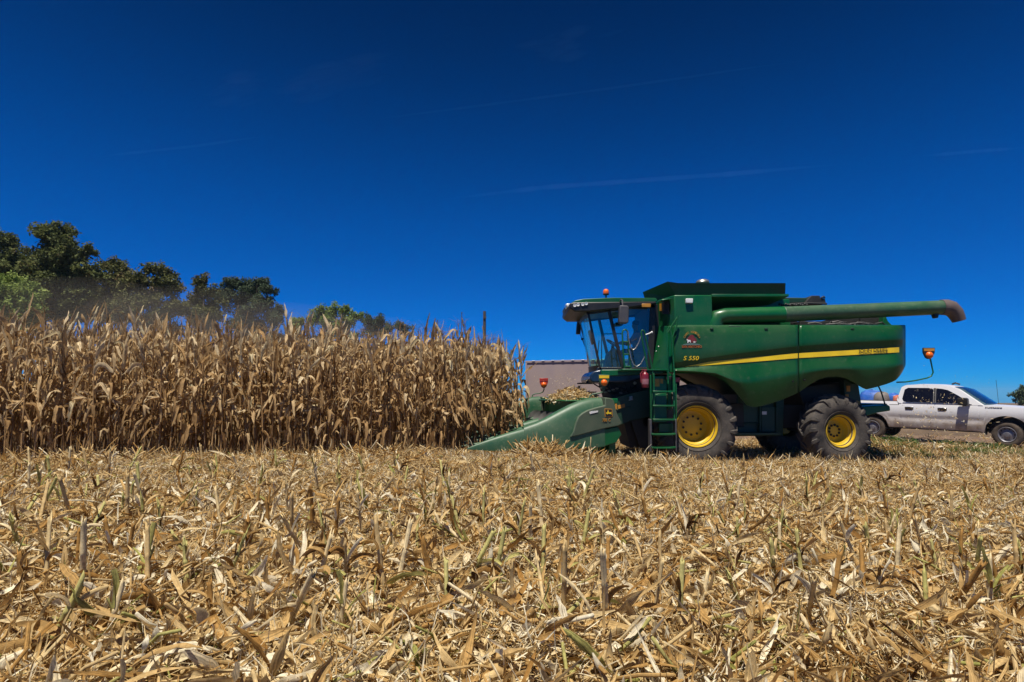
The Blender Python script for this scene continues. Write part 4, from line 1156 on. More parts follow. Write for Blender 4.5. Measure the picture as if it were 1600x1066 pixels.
# mirrors
mb = MB(); mb.tube([PX(969, 470, 14.6), PX(971, 468.5, 14.4), PX(972.5, 470, 14.25), PX(973, 478, 14.22)], .02, 8); ma = obj('side_mirror', mb, M['mirror_shell'], cab, 50); OFF[ma.name] = CB
mb = MB(); ext(mb, [(968.5, 477), (981, 477.5), (983, 480), (982.5, 503), (980, 505.5), (967.5, 505), (967, 502)], 14.14, 14.32); obj('mirror_head', mb, M['mirror_shell'], ma, 40, .035, 3)
mb = MB(); mb.tube([PX(899.5, 486, 16.8), PX(901, 500, 16.85), PX(903, 504, 16.85)], .016, 6); ma = obj('side_mirror', mb, M['black'], cab, 50); OFF[ma.name] = CB
mb = MB(); ext(mb, [(903, 500), (908, 502), (907.5, 522), (900.5, 522), (901.5, 508)], 16.75, 16.95); obj('mirror_head', mb, M['black'], ma, 40, .03)
mb = MB(); mb.tube([PX(906, 521, 16.7), PX(910, 531, 16.4), PX(915, 545, 16.2), PX(920, 558, 16.0)], .01, 6); mb.ball(PX(909.5, 530, 16.4), .035); obj('wiper', mb, M['black'], cab)
# nose under the windscreen, console, dark bay below the floor
mb = MB()
nose = [(941, 577.5), (1018, 577.5), (1018, 586), (1000, 592), (980, 598), (925, 598), (921.5, 594), (922, 586), (928, 580)]
ext(mb, nose, 14.7, 16.6); obj('cab_base', mb, M['navy'], cab, 40, .05, 3)
mb = MB(); ext(mb, [(940, 578), (1044, 577), (1044, 584), (985, 586), (940, 588)], 14.45, 14.72); obj('floor_edge', mb, M['green'], cab, 30, .012)
mb = MB(); ext(mb, [(905, 598), (928, 598), (928, 600), (905, 600)], 15.3, 15.8); ext(mb, [(945, 590), (1045, 588), (1062, 590), (1062, 700), (985, 700), (975, 660), (955, 622)], 15.0, 16.4)
ext(mb, [(985, 655), (1060, 640), (1062, 706), (1000, 700)], 14.75, 15.1)
for k in range(10): mb.tube([PX(928 + k * 8, 600 + (k % 3) * 3, 14.95), PX(938 + k * 7, 606 + (k % 4) * 4, 14.85), PX(950 + k * 7, 604 + (k % 3) * 5, 14.95)], .018, 6)
obj('undercarriage', mb, M['dark'], comb, 30, .015)
mb = MB()
for k in range(6): mb.ball(PX(940 + k * 6, 606 + (k * 7) % 9, 14.78), .035, 8, 6, (1.4, 1, .7))
mb.ball(PX(992, 599, 14.8), .045); mb.tube([PX(985.5, 620, 14.55), PX(986, 625, 14.55)], .05, 8); obj('fitting', mb, M['steel'], comb)
# inside the cab
mb = MB(); seat = [(986, 574), (986, 560), (990, 552), (1006, 550), (1009, 500), (1016, 500), (1016, 556), (1010, 574)]
ext(mb, seat, 15.4, 15.9); obj('seat', mb, M['black'], cab, 30, .04)
mb = MB(); ext(mb, [(944, 577), (950, 552), (960, 543), (972, 556), (980, 577)], 15.45, 15.85)
sw = Matrix.Rotation(R(32), 3, 'Y'); c = PX(958, 537, CY)
for k in range(24):
    a, b = 2 * PI * k / 24, 2 * PI * (k + 1) / 24
    mb.tube([c + sw @ Vector((.05 * 0, math.cos(a) * .2, 0)) + sw @ Vector((math.sin(a) * .2, 0, 0)), c + sw @ Vector((math.sin(b) * .2, math.cos(b) * .2, 0))], .018, 6)
mb.tube([c + Vector((-.05, 0, -.3)), c], .04, 8); mb.tube([c + sw @ Vector((-.2, 0, 0)), c + sw @ Vector((.2, 0, 0))], .015, 6)
ext(mb, [(986, 575), (986, 548), (1000, 545), (1003, 548), (1003, 575)], 15.95, 16.35); ext(mb, [(920, 516), (924, 515), (930, 537), (926, 538)], 15.1, 15.35)
ext(mb, [(962, 504), (974, 502), (974, 508), (963, 509)], 15.9, 16.2)
obj('steering_console', mb, M['black'], cab, 30, .01)
# --- platform, rails, ladder ---------------------------------------------------------
mb = MB(); ext(mb, [(972, 576.6), (1043, 576.6), (1043, 579), (972, 579)], 13.85, 14.75); plat = obj('platform', mb, M['green'], comb, 30, .006)
def rail(name, segs, Y, r=.019, m='green', parent=comb):
    mb = MB()
    for s in segs: mb.tube([PX(*q, Y) if len(q) == 2 else PX(*q) for q in s], r, 8)
    return obj(name, mb, M[m], parent, 50)
rail('handrail', [[(976, 577), (973.5, 545), (972.2, 521), (973.5, 516.5), (976.5, 515), (979.5, 516.5), (981, 520), (982, 545), (986, 577)], [(974, 534), (982, 534)], [(975, 554), (983.5, 554)], [(976, 573), (986, 573)]], 13.95)
rail('handrail', [[(1012.5, 577), (1006, 545), (1002, 520), (1002.5, 517), (1004, 516), (1006.5, 517.5), (1009, 528), (1016, 560), (1020, 584), (1021, 600)]], 13.88)
rail('handrail', [[(1044, 600), (1043.2, 545), (1042, 518), (1043.5, 513), (1046, 513), (1048.5, 520), (1052, 560), (1054.5, 600)], [(1042, 523), (1052, 505), (1060, 494)], [(1059, 493), (1058, 507), (1050, 530)]], 13.88)
rail('handrail', [[(940, 577), (940, 525), (941, 522), (972, 521.5)], [(932, 577), (936, 532)]], 16.75, .016)
mb = MB(); mb.tube([PX(1008, 523.5, 13.9), PX(1014, 521.5, 13.9), PX(1018, 519.5, 13.9)], .016, 8); mb.ball(PX(1018.5, 519.4, 13.9), .028); obj('latch_lever', mb, M['white'], comb, 50)
for pts in ([(981, 517), (983, 534), (986, 544), (989, 547), (993, 544.5), (998, 536), (1002, 524)], [(983, 546), (986, 561), (990, 570), (995, 573), (1001, 569), (1005, 562), (1008, 556)]):
    cs = [PX(x, y, 13.9) for x, y in pts]; mb = MB(); d = 0
    dense = []
    for a, b in zip(cs, cs[1:]):
        n = max(2, int((b - a).length / .02))
        for k in range(n): dense.append(a.lerp(b, k / n))
    mb.tube(dense, [.012 if k % 3 else .018 for k in range(len(dense))], 6); obj('safety_chain', mb, M['steel'], comb, 60)
Lx = (1020.5, 1055)
mb = MB()
for x0, x1, ya, yb in ((1016, 1017.5, 586, 656), (1021, 1022.5, 584, 658), (1052, 1054.5, 584, 658), (1056, 1057, 600, 656)):
    bar(mb, ((x0 + x1) / 2, ya), ((x0 + x1) / 2 + .8, yb), x1 - x0 + .6, 13.78, 13.84)
lad = obj('ladder', mb, M['green'], comb, 30, .006); OFF[lad.name] = CB
mb = MB()
for xa, xb in ((1015, 1018.4), (1055, 1057.5)):
    mb = MB(); ext(mb, [(xa, 655), (xb, 655), (xb + .6, 707), (xa + .6, 706)], 13.74, 13.92); obj('lower_rail', mb, M['mirror_shell'], lad, 30, .01)
for y in (612, 634.3, 656):
    mb = MB(); ext(mb, [(1020.5, y - 1.3), (1055, y - 1.3), (1055, y + 1.3), (1020.5, y + 1.3)], 13.72, 13.96); obj('step', mb, M['green'], lad, 30, .006)
for y in (678.5, 699.5):
    mb = MB(); ext(mb, [(1018, y - 1.5), (1024, y - .6), (1048, y - .8), (1056, y - 1.5), (1056.5, y + 1), (1048, y + 2), (1024, y + 2), (1018, y + 1.2)], 13.70, 13.98); obj('step', mb, M['green'], lad, 30, .006)
mb = MB(); ext(mb, [(1019, 588), (1042, 588), (1042, 660), (1019, 660)], 14.02, 14.10); ext(mb, [(1024, 616), (1041, 614), (1041, 634), (1024, 634)], 13.995, 14.03); ext(mb, [(1030, 662), (1052, 662), (1052, 676), (1030, 676)], 14.02, 14.1)
ext(mb, [(1044, 584), (1049, 584), (1049, 640), (1044, 640)], 13.98, 14.06)
obj('ladder_back_panel', mb, M['green'], comb, 30, .008)
mb = MB(); ext(mb, [(1023.5, 592), (1030.5, 592), (1030.5, 604), (1023.5, 604)], 14.008, 14.03); ext(mb, [(1032, 592), (1036, 592), (1036, 599.5), (1032, 599.5)], 14.008, 14.03); obj('warning_decal', mb, M['gold_text'], comb)
mb = MB(); ext(mb, [(1055.5, 590), (1062.5, 590), (1062.5, 597), (1055.5, 597)], 14.25, 14.3); obj('reflector', mb, M['red_lens'], comb, 30)
mb = MB(); ext(mb, [(1040.5, 588), (1050, 588), (1049, 594), (1041, 594)], 13.9, 13.97); obj('lock_box', mb, M['black'], comb, 30, .012)
# fire extinguisher hanging on the platform: its own thing
fc = PX(1008.3, 606, 13.82)
fe = empty('fire_extinguisher', fc); tag(fe, 'red fire extinguisher hanging beside the ladder below the cab platform', 'fire extinguisher')
mb = MB(); mb.lathe([(.001, 0), (.075, 0), (.085, .02), (.085, .30), (.075, .335), (.04, .365), (.03, .38)], fc, 'Z', 24); obj('cylinder', mb, M['red'], fe, 45)
mb = MB(); mb.lathe([(.03, .375), (.035, .39), (.035, .42), (.001, .425)], fc, 'Z', 12); mb.box(fc + Vector((-.09, -.015, .42)), fc + Vector((.05, .015, .445))); mb.tube([fc + Vector((-.05, 0, .40)), fc + Vector((-.11, -.02, .34)), fc + Vector((-.105, -.04, .12))], .014, 8); obj('valve_handle', mb, M['red'], fe, 40)
mb = MB(); mb.lathe([(.087, .08), (.088, .09), (.088, .20), (.087, .21)], fc, 'Z', 24); obj('paper_label', mb, M['white'] if False else paint('faded_label', (.30, .12, .14), .5, amount=.2, scale=20), fe, 40)

# --- feeder house and corn header -------------------------------------------------------
mb = MB(); ext(mb, [(948, 624), (1020, 606), (1024, 650), (985, 658), (962, 668)], 14.65, 16.65); ext(mb, [(963, 640), (985, 634), (986, 637), (964, 643)], 14.63, 14.66); fh = obj('feeder_house', mb, M['green_dark'], comb, 30, .02); OFF[fh.name] = CB
mb = MB(); ext(mb, [(957.5, 628.5), (963.5, 627.5), (964.5, 639.5), (960, 640.5), (958.5, 634)], 14.615, 14.66); ext(mb, [(965, 634), (976, 631), (976.5, 636.5), (966, 639)], 14.615, 14.66); obj('decal', mb, M['gold_text'], fh)
mb = MB(); ext(mb, [(983.5, 620), (988, 619), (989, 625), (983, 626)], 14.6, 14.7); obj('decal', mb, M['white'], fh)

HY = 13.15; PITCHR = .76
HYAW = R(15); PV = Vector((PX(938, 622, HY).x, HY, 0))      # the header's outer corner; it sits square to the rows
def zx(px, py):
    q = PX(px, py, 1.0); c, s = math.cos(HYAW), math.sin(HYAW)
    u = (q.x * HY - PV.x) / (c - q.x * s)
    return PV.x + u, CAM_Z + (q.z - CAM_Z) * (HY + u * s)
def hpoly(px, Y):
    return [Vector((zx(a, b)[0], Y, zx(a, b)[1])) for a, b in px]
def hext(mb, px, Y0, Y1): return mb.prism(hpoly(px, Y0), (0, Y1 - Y0, 0))
n_before = len(bpy.data.objects)
mb = MB()
xb0, zt0 = zx(938, 622); xb1, zb0 = zx(962, 690)
mb.box((xb0 + .12, HY - .15, .45), (xb0 + .30, HY + 6 * PITCHR + .15, zt0 - .02))          # back wall
mb.box((xb0 + .06, HY - .18, zt0 - .13), (xb0 + .36, HY + 6 * PITCHR + .18, zt0 - .01))    # top beam
mb.box((xb0 - 1.1, HY, .42), (xb0 + .2, HY + 6 * PITCHR, .50))                              # floor pan
mb.box((xb0 - .40, HY + 1.2, zt0 - .10), (xb0 + .9, HY + 3.4, zt0 - .06))
hd = obj('corn_header', mb, M['green'], comb, 30, .02); OFF[hd.name] = CB
def snout(Yc, kz, kl, name, mat, inner=False):
    """A gathering point: slim cone in front, hood behind; arch sections along the machine's direction."""
    st1 = [(730, 700.5, 702.5, .012), (742, 695, 703, .045), (767, 685, 704, .10), (795, 675.5, 703, .145), (812, 670.5, 703, .165), (818, 669, 703, .165)]
    st2 = [(817, 667, 704, .17), (821, 665.5, 704, .185), (836, 660, 704, .20), (851, 653, 704, .22), (870, 642.5, 702, .245), (889, 632.5, 700, .255), (905, 626, 698, .26), (922, 622, 697, .26), (937, 621, 696, .26)]
    root = None
    for nm, st in ((name, st2), ('snout_tip', st1)):
        secs = []
        for px, yt, yb, hw in st:
            x, zt = zx(px, yt); _, zb = zx(px, yb)
            if inner: zt = zb + (zt - zb) * kz; hw = hw * .8
            row = []
            for k in range(19):
                a = PI * k / 18; ca, sa = math.cos(a), math.sin(a)
                row.append(Vector((x, Yc - hw * math.copysign(abs(ca) ** .62, ca), zb + (zt - zb) * max(0, sa) ** .78)))
            secs.append(row)
        mb = MB(); mb.loft(secs, closed=True, cap=True)
        o = obj(nm, mb, mat, hd, 42)
    return o
snout(HY, 1, 1, 'snout', M['green_dusty']); snout(HY + 6 * PITCHR, 1, 1, 'snout', M['green_dusty'])
for k in range(1, 6): snout(HY + k * PITCHR, .50, 1, 'snout', M['green_dusty'], True)
def end_shield(Yn, s):
    mb = MB(); T = lambda px: [Vector((p.x, Yn + (p.y - HY) * s, p.z)) for p in hpoly(px, HY)]
    pl = T([(937.5, 621), (948, 622.5), (951, 626), (956, 646), (964, 661), (958, 664.5), (931, 670), (898, 679), (884, 682), (889, 673), (893, 659), (897, 650), (903, 645), (911, 640.6), (924, 636.5), (937.5, 633.5)])
    mb.prism([p + Vector((0, -.285 * s, 0)) for p in pl], (0, .30 * s, 0))
    o = obj('end_shield', mb, M['green_panel'], hd, 30, .018); OFF[o.name] = CB
    mb = MB(); pl = T([(886, 684), (898, 680.5), (931, 671.5), (958.5, 665.5), (964, 678), (956, 690), (930, 699), (892, 704), (880, 702)])
    mb.prism([p + Vector((0, -.25 * s, 0)) for p in pl], (0, .3 * s, 0)); obj('lower_skirt', mb, M['green'], hd, 30, .018)
    return o
es = end_shield(HY, 1); end_shield(HY + 6 * PITCHR, -1)
ye = HY - .295
mb = MB(); hext(mb, [(936.5, 638), (948, 638.6), (949, 650), (946, 651.5), (937, 650.5)], ye + .004, ye + .02); lg = obj('logo_plate', mb, M['gold_text'], es, 30, .002); OFF[lg.name] = CB
mb = MB(); hext(mb, [(937.3, 639), (947.3, 639.5), (948, 649.4), (945.6, 650.4), (937.8, 649.6)], ye, ye + .012); obj('logo_field', mb, M['black'], lg, 30)
mb = MB(); hext(mb, [(937.9, 644.6), (940.2, 643.8), (941.2, 641), (940.6, 639.8), (942.4, 641.2), (942.6, 643.6), (945, 644.2), (946.8, 643.2), (946.4, 645.2), (947, 647.4), (945.6, 646.2), (943, 645.8), (940.6, 646), (941.4, 647.6), (939.6, 646.2)], ye - .003, ye + .004); obj('deer_emblem', mb, M['yellow'], lg, 0)
text('lettering', '706 C', (935.5, 654, 949.5, 659.2), ye - .0, M['gold_text'], es, shear=.2, slope=.01)
mb = MB(); hext(mb, [(913, 643.6), (916.5, 642), (926.5, 641.2), (926, 643.6), (917, 645.6), (914, 646.6)], ye, ye + .02); obj('worn_decal', mb, M['white'], es)
mb = MB(); c0 = Vector((xb0 - .30, HY, 1.02))                                                # cross auger with flighting
mb.tube([c0, c0 + Vector((0, 6 * PITCHR, 0))], .13, 16)
nf = 220; prev = None; secs = []
for k in range(nf + 1):
    t = k / nf; a = 2 * PI * 9 * (t if t < .5 else 1 - t); y = t * 6 * PITCHR
    d = Vector((math.cos(a), 0, math.sin(a)))
    secs.append([c0 + Vector((0, y, 0)) + d * .12, c0 + Vector((0, y + .01, 0)) + d * .30])
mb.loft(secs, closed=False, cap=False); obj('cross_auger', mb, M['steel'], hd, 50)
for k in range(6):                                                                            # deck plates and gathering chains of each row unit
    yc = HY + (k + .5) * PITCHR; mb = MB()
    xa, za = zx(820, 690); xc, zc = xb0 - .45, .95
    for s in (-1, 1):
        mb.prism([Vector((xa, yc + s * .05, za)), Vector((xa, yc + s * .2, za)), Vector((xc, yc + s * .2, zc)), Vector((xc, yc + s * .05, zc))], (0, 0, -.03))
        for j in range(12):
            t = j / 11; p = Vector((xa + (xc - xa) * t, yc + s * .06, za + (zc - za) * t + .015)); mb.box(p - Vector((.03, .035, .015)), p + Vector((.03, .035, .02)))
    obj('row_unit', mb, M['steel'], hd, 30)
HROT = Matrix.Translation(PV - CB) @ Matrix.Rotation(HYAW, 4, 'Z') @ Matrix.Translation(CB - PV)
def tree_of(o):
    yield o
    for ch in [q for q in bpy.data.objects if q.parent == o]:
        yield from tree_of(ch)
for o in list(tree_of(hd)): o.data.transform(HROT)
marker_light('marker_light', [(921, 622), (922.5, 618), (927, 616), (936, 614.5), (941, 613), (943.5, 610), (944, 602)], (935.5, 585.5, 952.5, 604.5), HY + .05, M['green_dusty'], hd, M['yellow'])
marker_light('marker_light', [(831, 622), (832, 617.5), (836, 615.5), (844, 614.5), (848.5, 612.5), (850, 609), (850, 604)], (843, 591, 856.5, 606.5), HY + 6 * PITCHR * math.cos(HYAW), M['red_lens'], hd, M['red_lens'])
# husks piled on the header
hp = NP(); n = 1500
r = np.sqrt(rng.random(n)); a = rng.uniform(0, 2 * PI, n)
X = xb0 + .22 + .62 * r * np.cos(a); Y = HY + 2.3 + 1.0 * r * np.sin(a); Z = zt0 - .07 + .34 * (1 - r ** 1.7) * rng.uniform(.35, 1, n)
hp.add(ribbons(np.stack([X, Y, Z], -1), rng.uniform(0, 6.28, n), rng.normal(.1, .5, n), rng.uniform(.07, .2, n), rng.uniform(.02, .05, n), rng.normal(-.4, .9, n), rng.normal(0, .6, n), rng.normal(0, .9, n), rng.normal(0, 1.5, n), rng.uniform(.2, .9, n), 5, oval), np.clip(rng.normal(.66, .15, n), .1, .9), 18)
n = 260; X = xb0 - .75 + rng.uniform(0, .75, n); Y = HY + rng.uniform(.2, 4.4, n); Z = .62 + rng.uniform(0, .35, n)
hp.add(ribbons(np.stack([X, Y, Z], -1), rng.uniform(0, 6.28, n), rng.normal(.2, .5, n), rng.uniform(.1, .3, n), rng.uniform(.02, .05, n), rng.normal(-.4, .9, n), rng.normal(0, .6, n), rng.normal(0, .9, n), rng.normal(0, 1.5, n), rng.uniform(.2, .9, n), 5, oval), np.clip(rng.normal(.5, .2, n), .1, .9), 18)
mb = MB()
ho = hp.build('corn_husks', M['straw']); ho.data.transform(Matrix.Translation(PV) @ Matrix.Rotation(HYAW, 4, 'Z') @ Matrix.Translation(-PV))
tag(ho, 'pale dry corn husks heaped on top of the green header', 'husk pile', kind='stuff')

# --- operator in the cab ----------------------------------------------------------
def skin_mesh(name, verts, edges, radii, mats, parent, off, sub=2):
    me = bpy.data.meshes.new(name); me.from_pydata([tuple(Vector(v) - off) for v in verts], edges, [])
    t = bpy.data.objects.new('tmp', me); COL.objects.link(t)
    s = t.modifiers.new('skin', 'SKIN')
    for i, r_ in enumerate(radii): me.skin_vertices[0].data[i].radius = (r_, r_)
    me.skin_vertices[0].data[0].use_root = True
    u = t.modifiers.new('sub', 'SUBSURF'); u.levels = sub; u.render_levels = sub
    bpy.context.view_layer.update()
    m2 = bpy.data.meshes.new_from_object(t.evaluated_get(bpy.context.evaluated_depsgraph_get())); bpy.data.objects.remove(t)
    m2.materials.clear(); m2.materials.append(mats); m2.polygons.foreach_set('use_smooth', [True] * len(m2.polygons))
    o = bpy.data.objects.new(name, m2); COL.objects.link(o); o.parent = parent
    return o
M['skin'] = paint('skin', (.26, .13, .08), .5, amount=.02); M['shirt'] = paint('blue_shirt', (.03, .09, .26), .85, amount=.05); M['trousers'] = paint('dark_trousers', (.02, .025, .05), .9, amount=.05); M['hair'] = paint('black_hair', (.012, .01, .009), .8, amount=.02)
pb_ = PX(997, 556, CY); pr = empty('person', pb_); tag(pr, 'operator in a blue shirt seated behind the steering wheel in the cab', 'person')
x0, z0_ = pb_.x, pb_.z + .1
V = [(x0, CY, z0_), (x0 - .02, CY, z0_ + .25), (x0 - .03, CY, z0_ + .48), (x0 - .04, CY, z0_ + .58), (x0 - .07, CY, z0_ + .70), (x0 - .06, CY, z0_ + .82), (x0 - .155, CY, z0_ + .695)]
E = [(0, 1), (1, 2), (2, 3), (3, 4), (4, 5), (4, 6)]; RD = [.14, .14, .13, .055, .085, .075, .018]
for s in (-1, 1):
    b0 = len(V)
    V += [(x0 - .03, CY + s * .19, z0_ + .47), (x0 - .20, CY + s * .25, z0_ + .24), (x0 - .42, CY + s * .18, z0_ + .25), (x0 - .48, CY + s * .17, z0_ + .26)]
    E += [(2, b0), (b0, b0 + 1), (b0 + 1, b0 + 2), (b0 + 2, b0 + 3)]; RD += [.065, .048, .034, .036]
    for f in range(5):
        q = len(V); sp = (f - 2) * .019
        if f == 0: V += [(x0 - .47, CY + s * (.17 - .04), z0_ + .275), (x0 - .50, CY + s * (.17 - .055), z0_ + .265)]
        else: V += [(x0 - .54, CY + s * (.17 + sp * 1.0), z0_ + .265), (x0 - .56 + .004 * f, CY + s * (.17 + sp), z0_ + .235)]
        E += [(b0 + 3, q), (q, q + 1)]; RD += [.010, .008]
    b0 = len(V)
    V += [(x0 - .05, CY + s * .1, z0_ - .02), (x0 - .45, CY + s * .16, z0_ + .02), (x0 - .50, CY + s * .16, z0_ - .38), (x0 - .64, CY + s * .17, z0_ - .41)]
    E += [(0, b0), (b0, b0 + 1), (b0 + 1, b0 + 2), (b0 + 2, b0 + 3)]; RD += [.085, .065, .045, .04]
skin_mesh('person_body', V, E, RD, M['skin'], pr, pb_)
sv = V[:3] + [V[3]]; sE = [(0, 1), (1, 2), (2, 3)]; sr = [.15, .152, .145, .07]
i0 = 7
for s in (0, 1):
    b0 = len(sv); k = 7 + s * 18
    sv += [V[k], V[k + 1], tuple(np.array(V[k + 1]) * .5 + np.array(V[k + 2]) * .5)]; sE += [(2, b0), (b0, b0 + 1), (b0 + 1, b0 + 2)]; sr += [.078, .06, .05]
skin_mesh('shirt', sv, sE, sr, M['shirt'], pr, pb_)
tv = [V[0]]; tE = []; tr_ = [.155]
for s in (0, 1):
    k = 7 + s * 18 + 14; b0 = len(tv); tv += [V[k], V[k + 1], V[k + 2]]; tE += [(0, b0), (b0, b0 + 1), (b0 + 1, b0 + 2)]; tr_ += [.098, .078, .06]
skin_mesh('trousers', tv, tE, tr_, M['trousers'], pr, pb_)
mb = MB(); mb.ball((x0 - .045, CY, z0_ + .80), .098, 16, 8, (1.05, .9, .8)); obj('hair', mb, M['hair'], pr, 60)
# ------------------------------------------------------------------ pickup truck
def carpaint():
    m, n, b, out = nodes_of('white_car_paint')
    tc = N(n, 'ShaderNodeTexCoord'); sp = N(n, 'ShaderNodeSeparateXYZ'); n.links.new(tc.outputs['Object'], sp.inputs[0])
    mr = N(n, 'ShaderNodeMapRange'); mr.inputs[1].default_value = 1.08; mr.inputs[2].default_value = .62; n.links.new(sp.outputs[2], mr.inputs[0])
    d = ramp(n, noise(n, 3.0, 6, .65), [(.3, grey(.45)), (.7, grey(1.0))])
    k = mixc(n, 1.0, mr.outputs[0], d, 'MULTIPLY')
    c = mixc(n, k, (.66, .66, .68), (.26, .19, .135))
    n.links.new(c, b.inputs['Base Color']); b.inputs['Roughness'].default_value = .3; b.inputs['Coat Weight'].default_value = .3; b.inputs['Coat Roughness'].default_value = .1
    return m
M['car'] = carpaint()
M['gap'] = paint('dark_gap', (.02, .02, .022), .6, amount=.1, scale=9)
M['alloy'] = paint('steel_wheel', (.22, .22, .25), .4, metal=.5, amount=.35, scale=8, dust=(.2, .15, .11))
M['car_tyre'] = paint('car_tyre', (.025, .023, .022), .8, amount=.5, lo=.3, hi=.7, scale=6, dust=(.20, .145, .10))
TY = R(-49); TS = 1.03
ra = Vector((13.42, 21.6)); fa = ra + Vector((math.cos(TY), math.sin(TY))) * 3.75 * TS
zr, zf = float(gz(*ra)) + .012, float(gz(*fa)) + .012
tb = Vector((ra.x, ra.y, zr))
truck = empty('pickup_truck', tb); tag(truck, 'dusty white crew cab pickup truck parked on the dirt track behind the combine', 'pickup truck')
tilt = math.atan2(zr - zf, 3.75 * TS)
TM4 = Matrix.Translation(tb) @ Matrix.Rotation(TY, 4, 'Z') @ Matrix.Rotation(tilt, 4, 'Y') @ Matrix.Scale(TS, 4)
# local: u forward from the rear axle, v = 0 on the near side plane (away from the camera +), h up
def tp(u, v, h): return TM4 @ Vector((u, v, h))
HW = 2.03
class TB(MB):
    def sides(s, prof, v0, v1, taper=None):
        a = [tp(u, v0, h) for u, h in prof]; b_ = [tp(u, v1, h) for u, h in (taper or prof)]
        return s.prism(a, (0, 0, 0), taper=b_)
def arch(uc, hc, r, a0, a1, n=14): return [(uc + r * math.cos(R(a0 + (a1 - a0) * k / n)), hc + r * math.sin(R(a0 + (a1 - a0) * k / n))) for k in range(n + 1)]
WR = .41
# lower body outline with both wheel arches; sections across the width round the flanks
low = [(-1.12, .62), (-.56, .52)] + arch(0, .42, .52, 170, 10) + [(.55, .44), (3.16, .44)] + arch(3.75, .42, .56, 176, 8) + [(4.42, .40), (4.66, .42), (4.70, .72)]
up = [(4.70, .95), (4.62, 1.12), (4.30, 1.235), (3.9, 1.28), (3.45, 1.30), (3.05, 1.31), (.86, 1.31), (.84, 1.36), (-1.14, 1.36)]
prof = low + up
def inset(prof, d):   # pull the outline in towards its middle for the rounded edge
    c = (1.8, .95); return [(u + (c[0] - u) * d * .012, h + (c[1] - h) * d * .05 if h > 1.0 else h) for u, h in prof]
def zshift(prof, k): return prof
mb = TB()
cols = []
for v, d, b in ((.06, 1.1, 0), (.015, .35, 0), (0, 0, 0), (.0, 0, 0), (HW, 0, 0), (HW - .015, .35, 0), (HW - .06, 1.1, 0)):
    pass
rows = [(.055, 1.2), (.012, .4), (0.0, 0.0), (HW, 0.0), (HW - .012, .4), (HW - .055, 1.2)]
# flank: tuck in under the belt and towards the sill like pressed steel
def flank(u, h):
    t = 0.0
    if h > 1.0: t += .05 * ((h - 1.0) / .31) ** 2
    if h < .75: t += .06 * ((.75 - h) / .35) ** 2
    t += .028 * math.exp(-((h - .80) / .07) ** 2) - .01
    return t
mb = TB()
hs = [.44, .52, .60, .68, .74, .78, .82, .86, .92, 1.0, 1.08, 1.15, 1.22, 1.27, 1.31]
def body_top(u): return float(np.interp(u, [-1.14, .84, .86, 3.05, 3.45, 3.9, 4.3, 4.55, 4.70], [1.36, 1.36, 1.31, 1.31, 1.30, 1.28, 1.235, 1.15, 1.0]))
def body_bot(u):
    if abs(u) < .53: return .42 + math.sqrt(max(0, .53 ** 2 - u * u))
    if abs(u - 3.75) < .57: return .42 + math.sqrt(max(0, .57 ** 2 - (u - 3.75) ** 2))
    return .46 if u > -.6 else .56
us = sorted(set([-1.14, -1.0, -.8] + [round(-.53 + 1.06 * k / 16, 3) for k in range(17)] + [.6, .7, .84, .86] + list(np.arange(1.0, 3.1, .15)) + [round(3.18 + 1.14 * k / 18, 3) for k in range(19)] + [4.4, 4.5, 4.6, 4.66, 4.70]))
secs = []
for u in us:
    t, b = body_top(u), body_bot(u); row = []
    fr = .0 if u < 4.2 else .22 * ((u - 4.2) / .5) ** 2.5
    for k in range(15):
        h = b + (t - b) * (k / 14); h = max(h, b)
        row.append(tp(u, flank(u, h) + fr, h))
    row += [tp(u, .07 + fr + .04, t + .006), tp(u, HW * .5, t + (.03 if u > 3 else -.02 if u > .86 else -.5)), tp(u, HW - .11 - fr, t + .006)]
    for k in range(14, -1, -1):
        h = b + (t - b) * (k / 14)
        row.append(tp(u, HW - flank(u, h) - fr, h))
    secs.append(row)
mb.loft(secs, closed=False, cap=False)
nv = len(secs[0]); mb.f.append(list(range(nv - 1, -1, -1))); mb.m.append(0); mb.f.append([(len(secs) - 1) * nv + k for k in range(nv)]); mb.m.append(0)
body = obj('body', mb, M['car'], truck, 30); OFF[body.name] = tb
# cab above the belt: roof, pillars, with leaning sides
mb = TB()
g0 = [(.84, 1.30), (.80, 1.42), (.92, 1.86), (1.02, 1.925), (1.5, 1.965), (2.0, 1.955), (2.32, 1.90), (2.55, 1.81), (3.18, 1.30)]
lean = lambda h: .02 + .19 * max(0, (h - 1.3) / .65) ** 1.2
secs = []
for u, h in g0:
    pass
def gside(far): return [tp(u, (HW - lean(h)) if far else lean(h), h) for u, h in g0]
mid = [tp(u + (.10 if 2.3 < u else 0) + (.12 if u > 3 else 0), HW / 2, h + (.025 if h > 1.8 else 0)) for u, h in g0]
q1 = [tp(u + (.07 if 2.3 < u else 0) + (.08 if u > 3 else 0), HW * .22, h + (.018 if h > 1.8 else 0)) for u, h in g0]; q2 = [tp(u + (.07 if 2.3 < u else 0) + (.08 if u > 3 else 0), HW * .78, h + (.018 if h > 1.8 else 0)) for u, h in g0]
near_ = gside(False); far_ = gside(True)
mb.loft([near_, q1, mid, q2, far_], closed=True, cap=True)
obj('cab', mb, M['car'], truck, 35)
def flat(name, pts, v, mat, parent, th=.012, up_=True):
    """A panel lying on the near flank, th proud of it."""
    mb = TB(); f = lambda h: (lean(h) if h > 1.31 else flank(0, h))
    a = [tp(u, f(h) + v - th, h) for u, h in pts]; b_ = [tp(u, f(h) + v + .02, h) for u, h in pts]
    mb.prism(a, (0, 0, 0), taper=b_); o = obj(name, mb, mat, parent, 30); OFF[o.name] = tb; return o
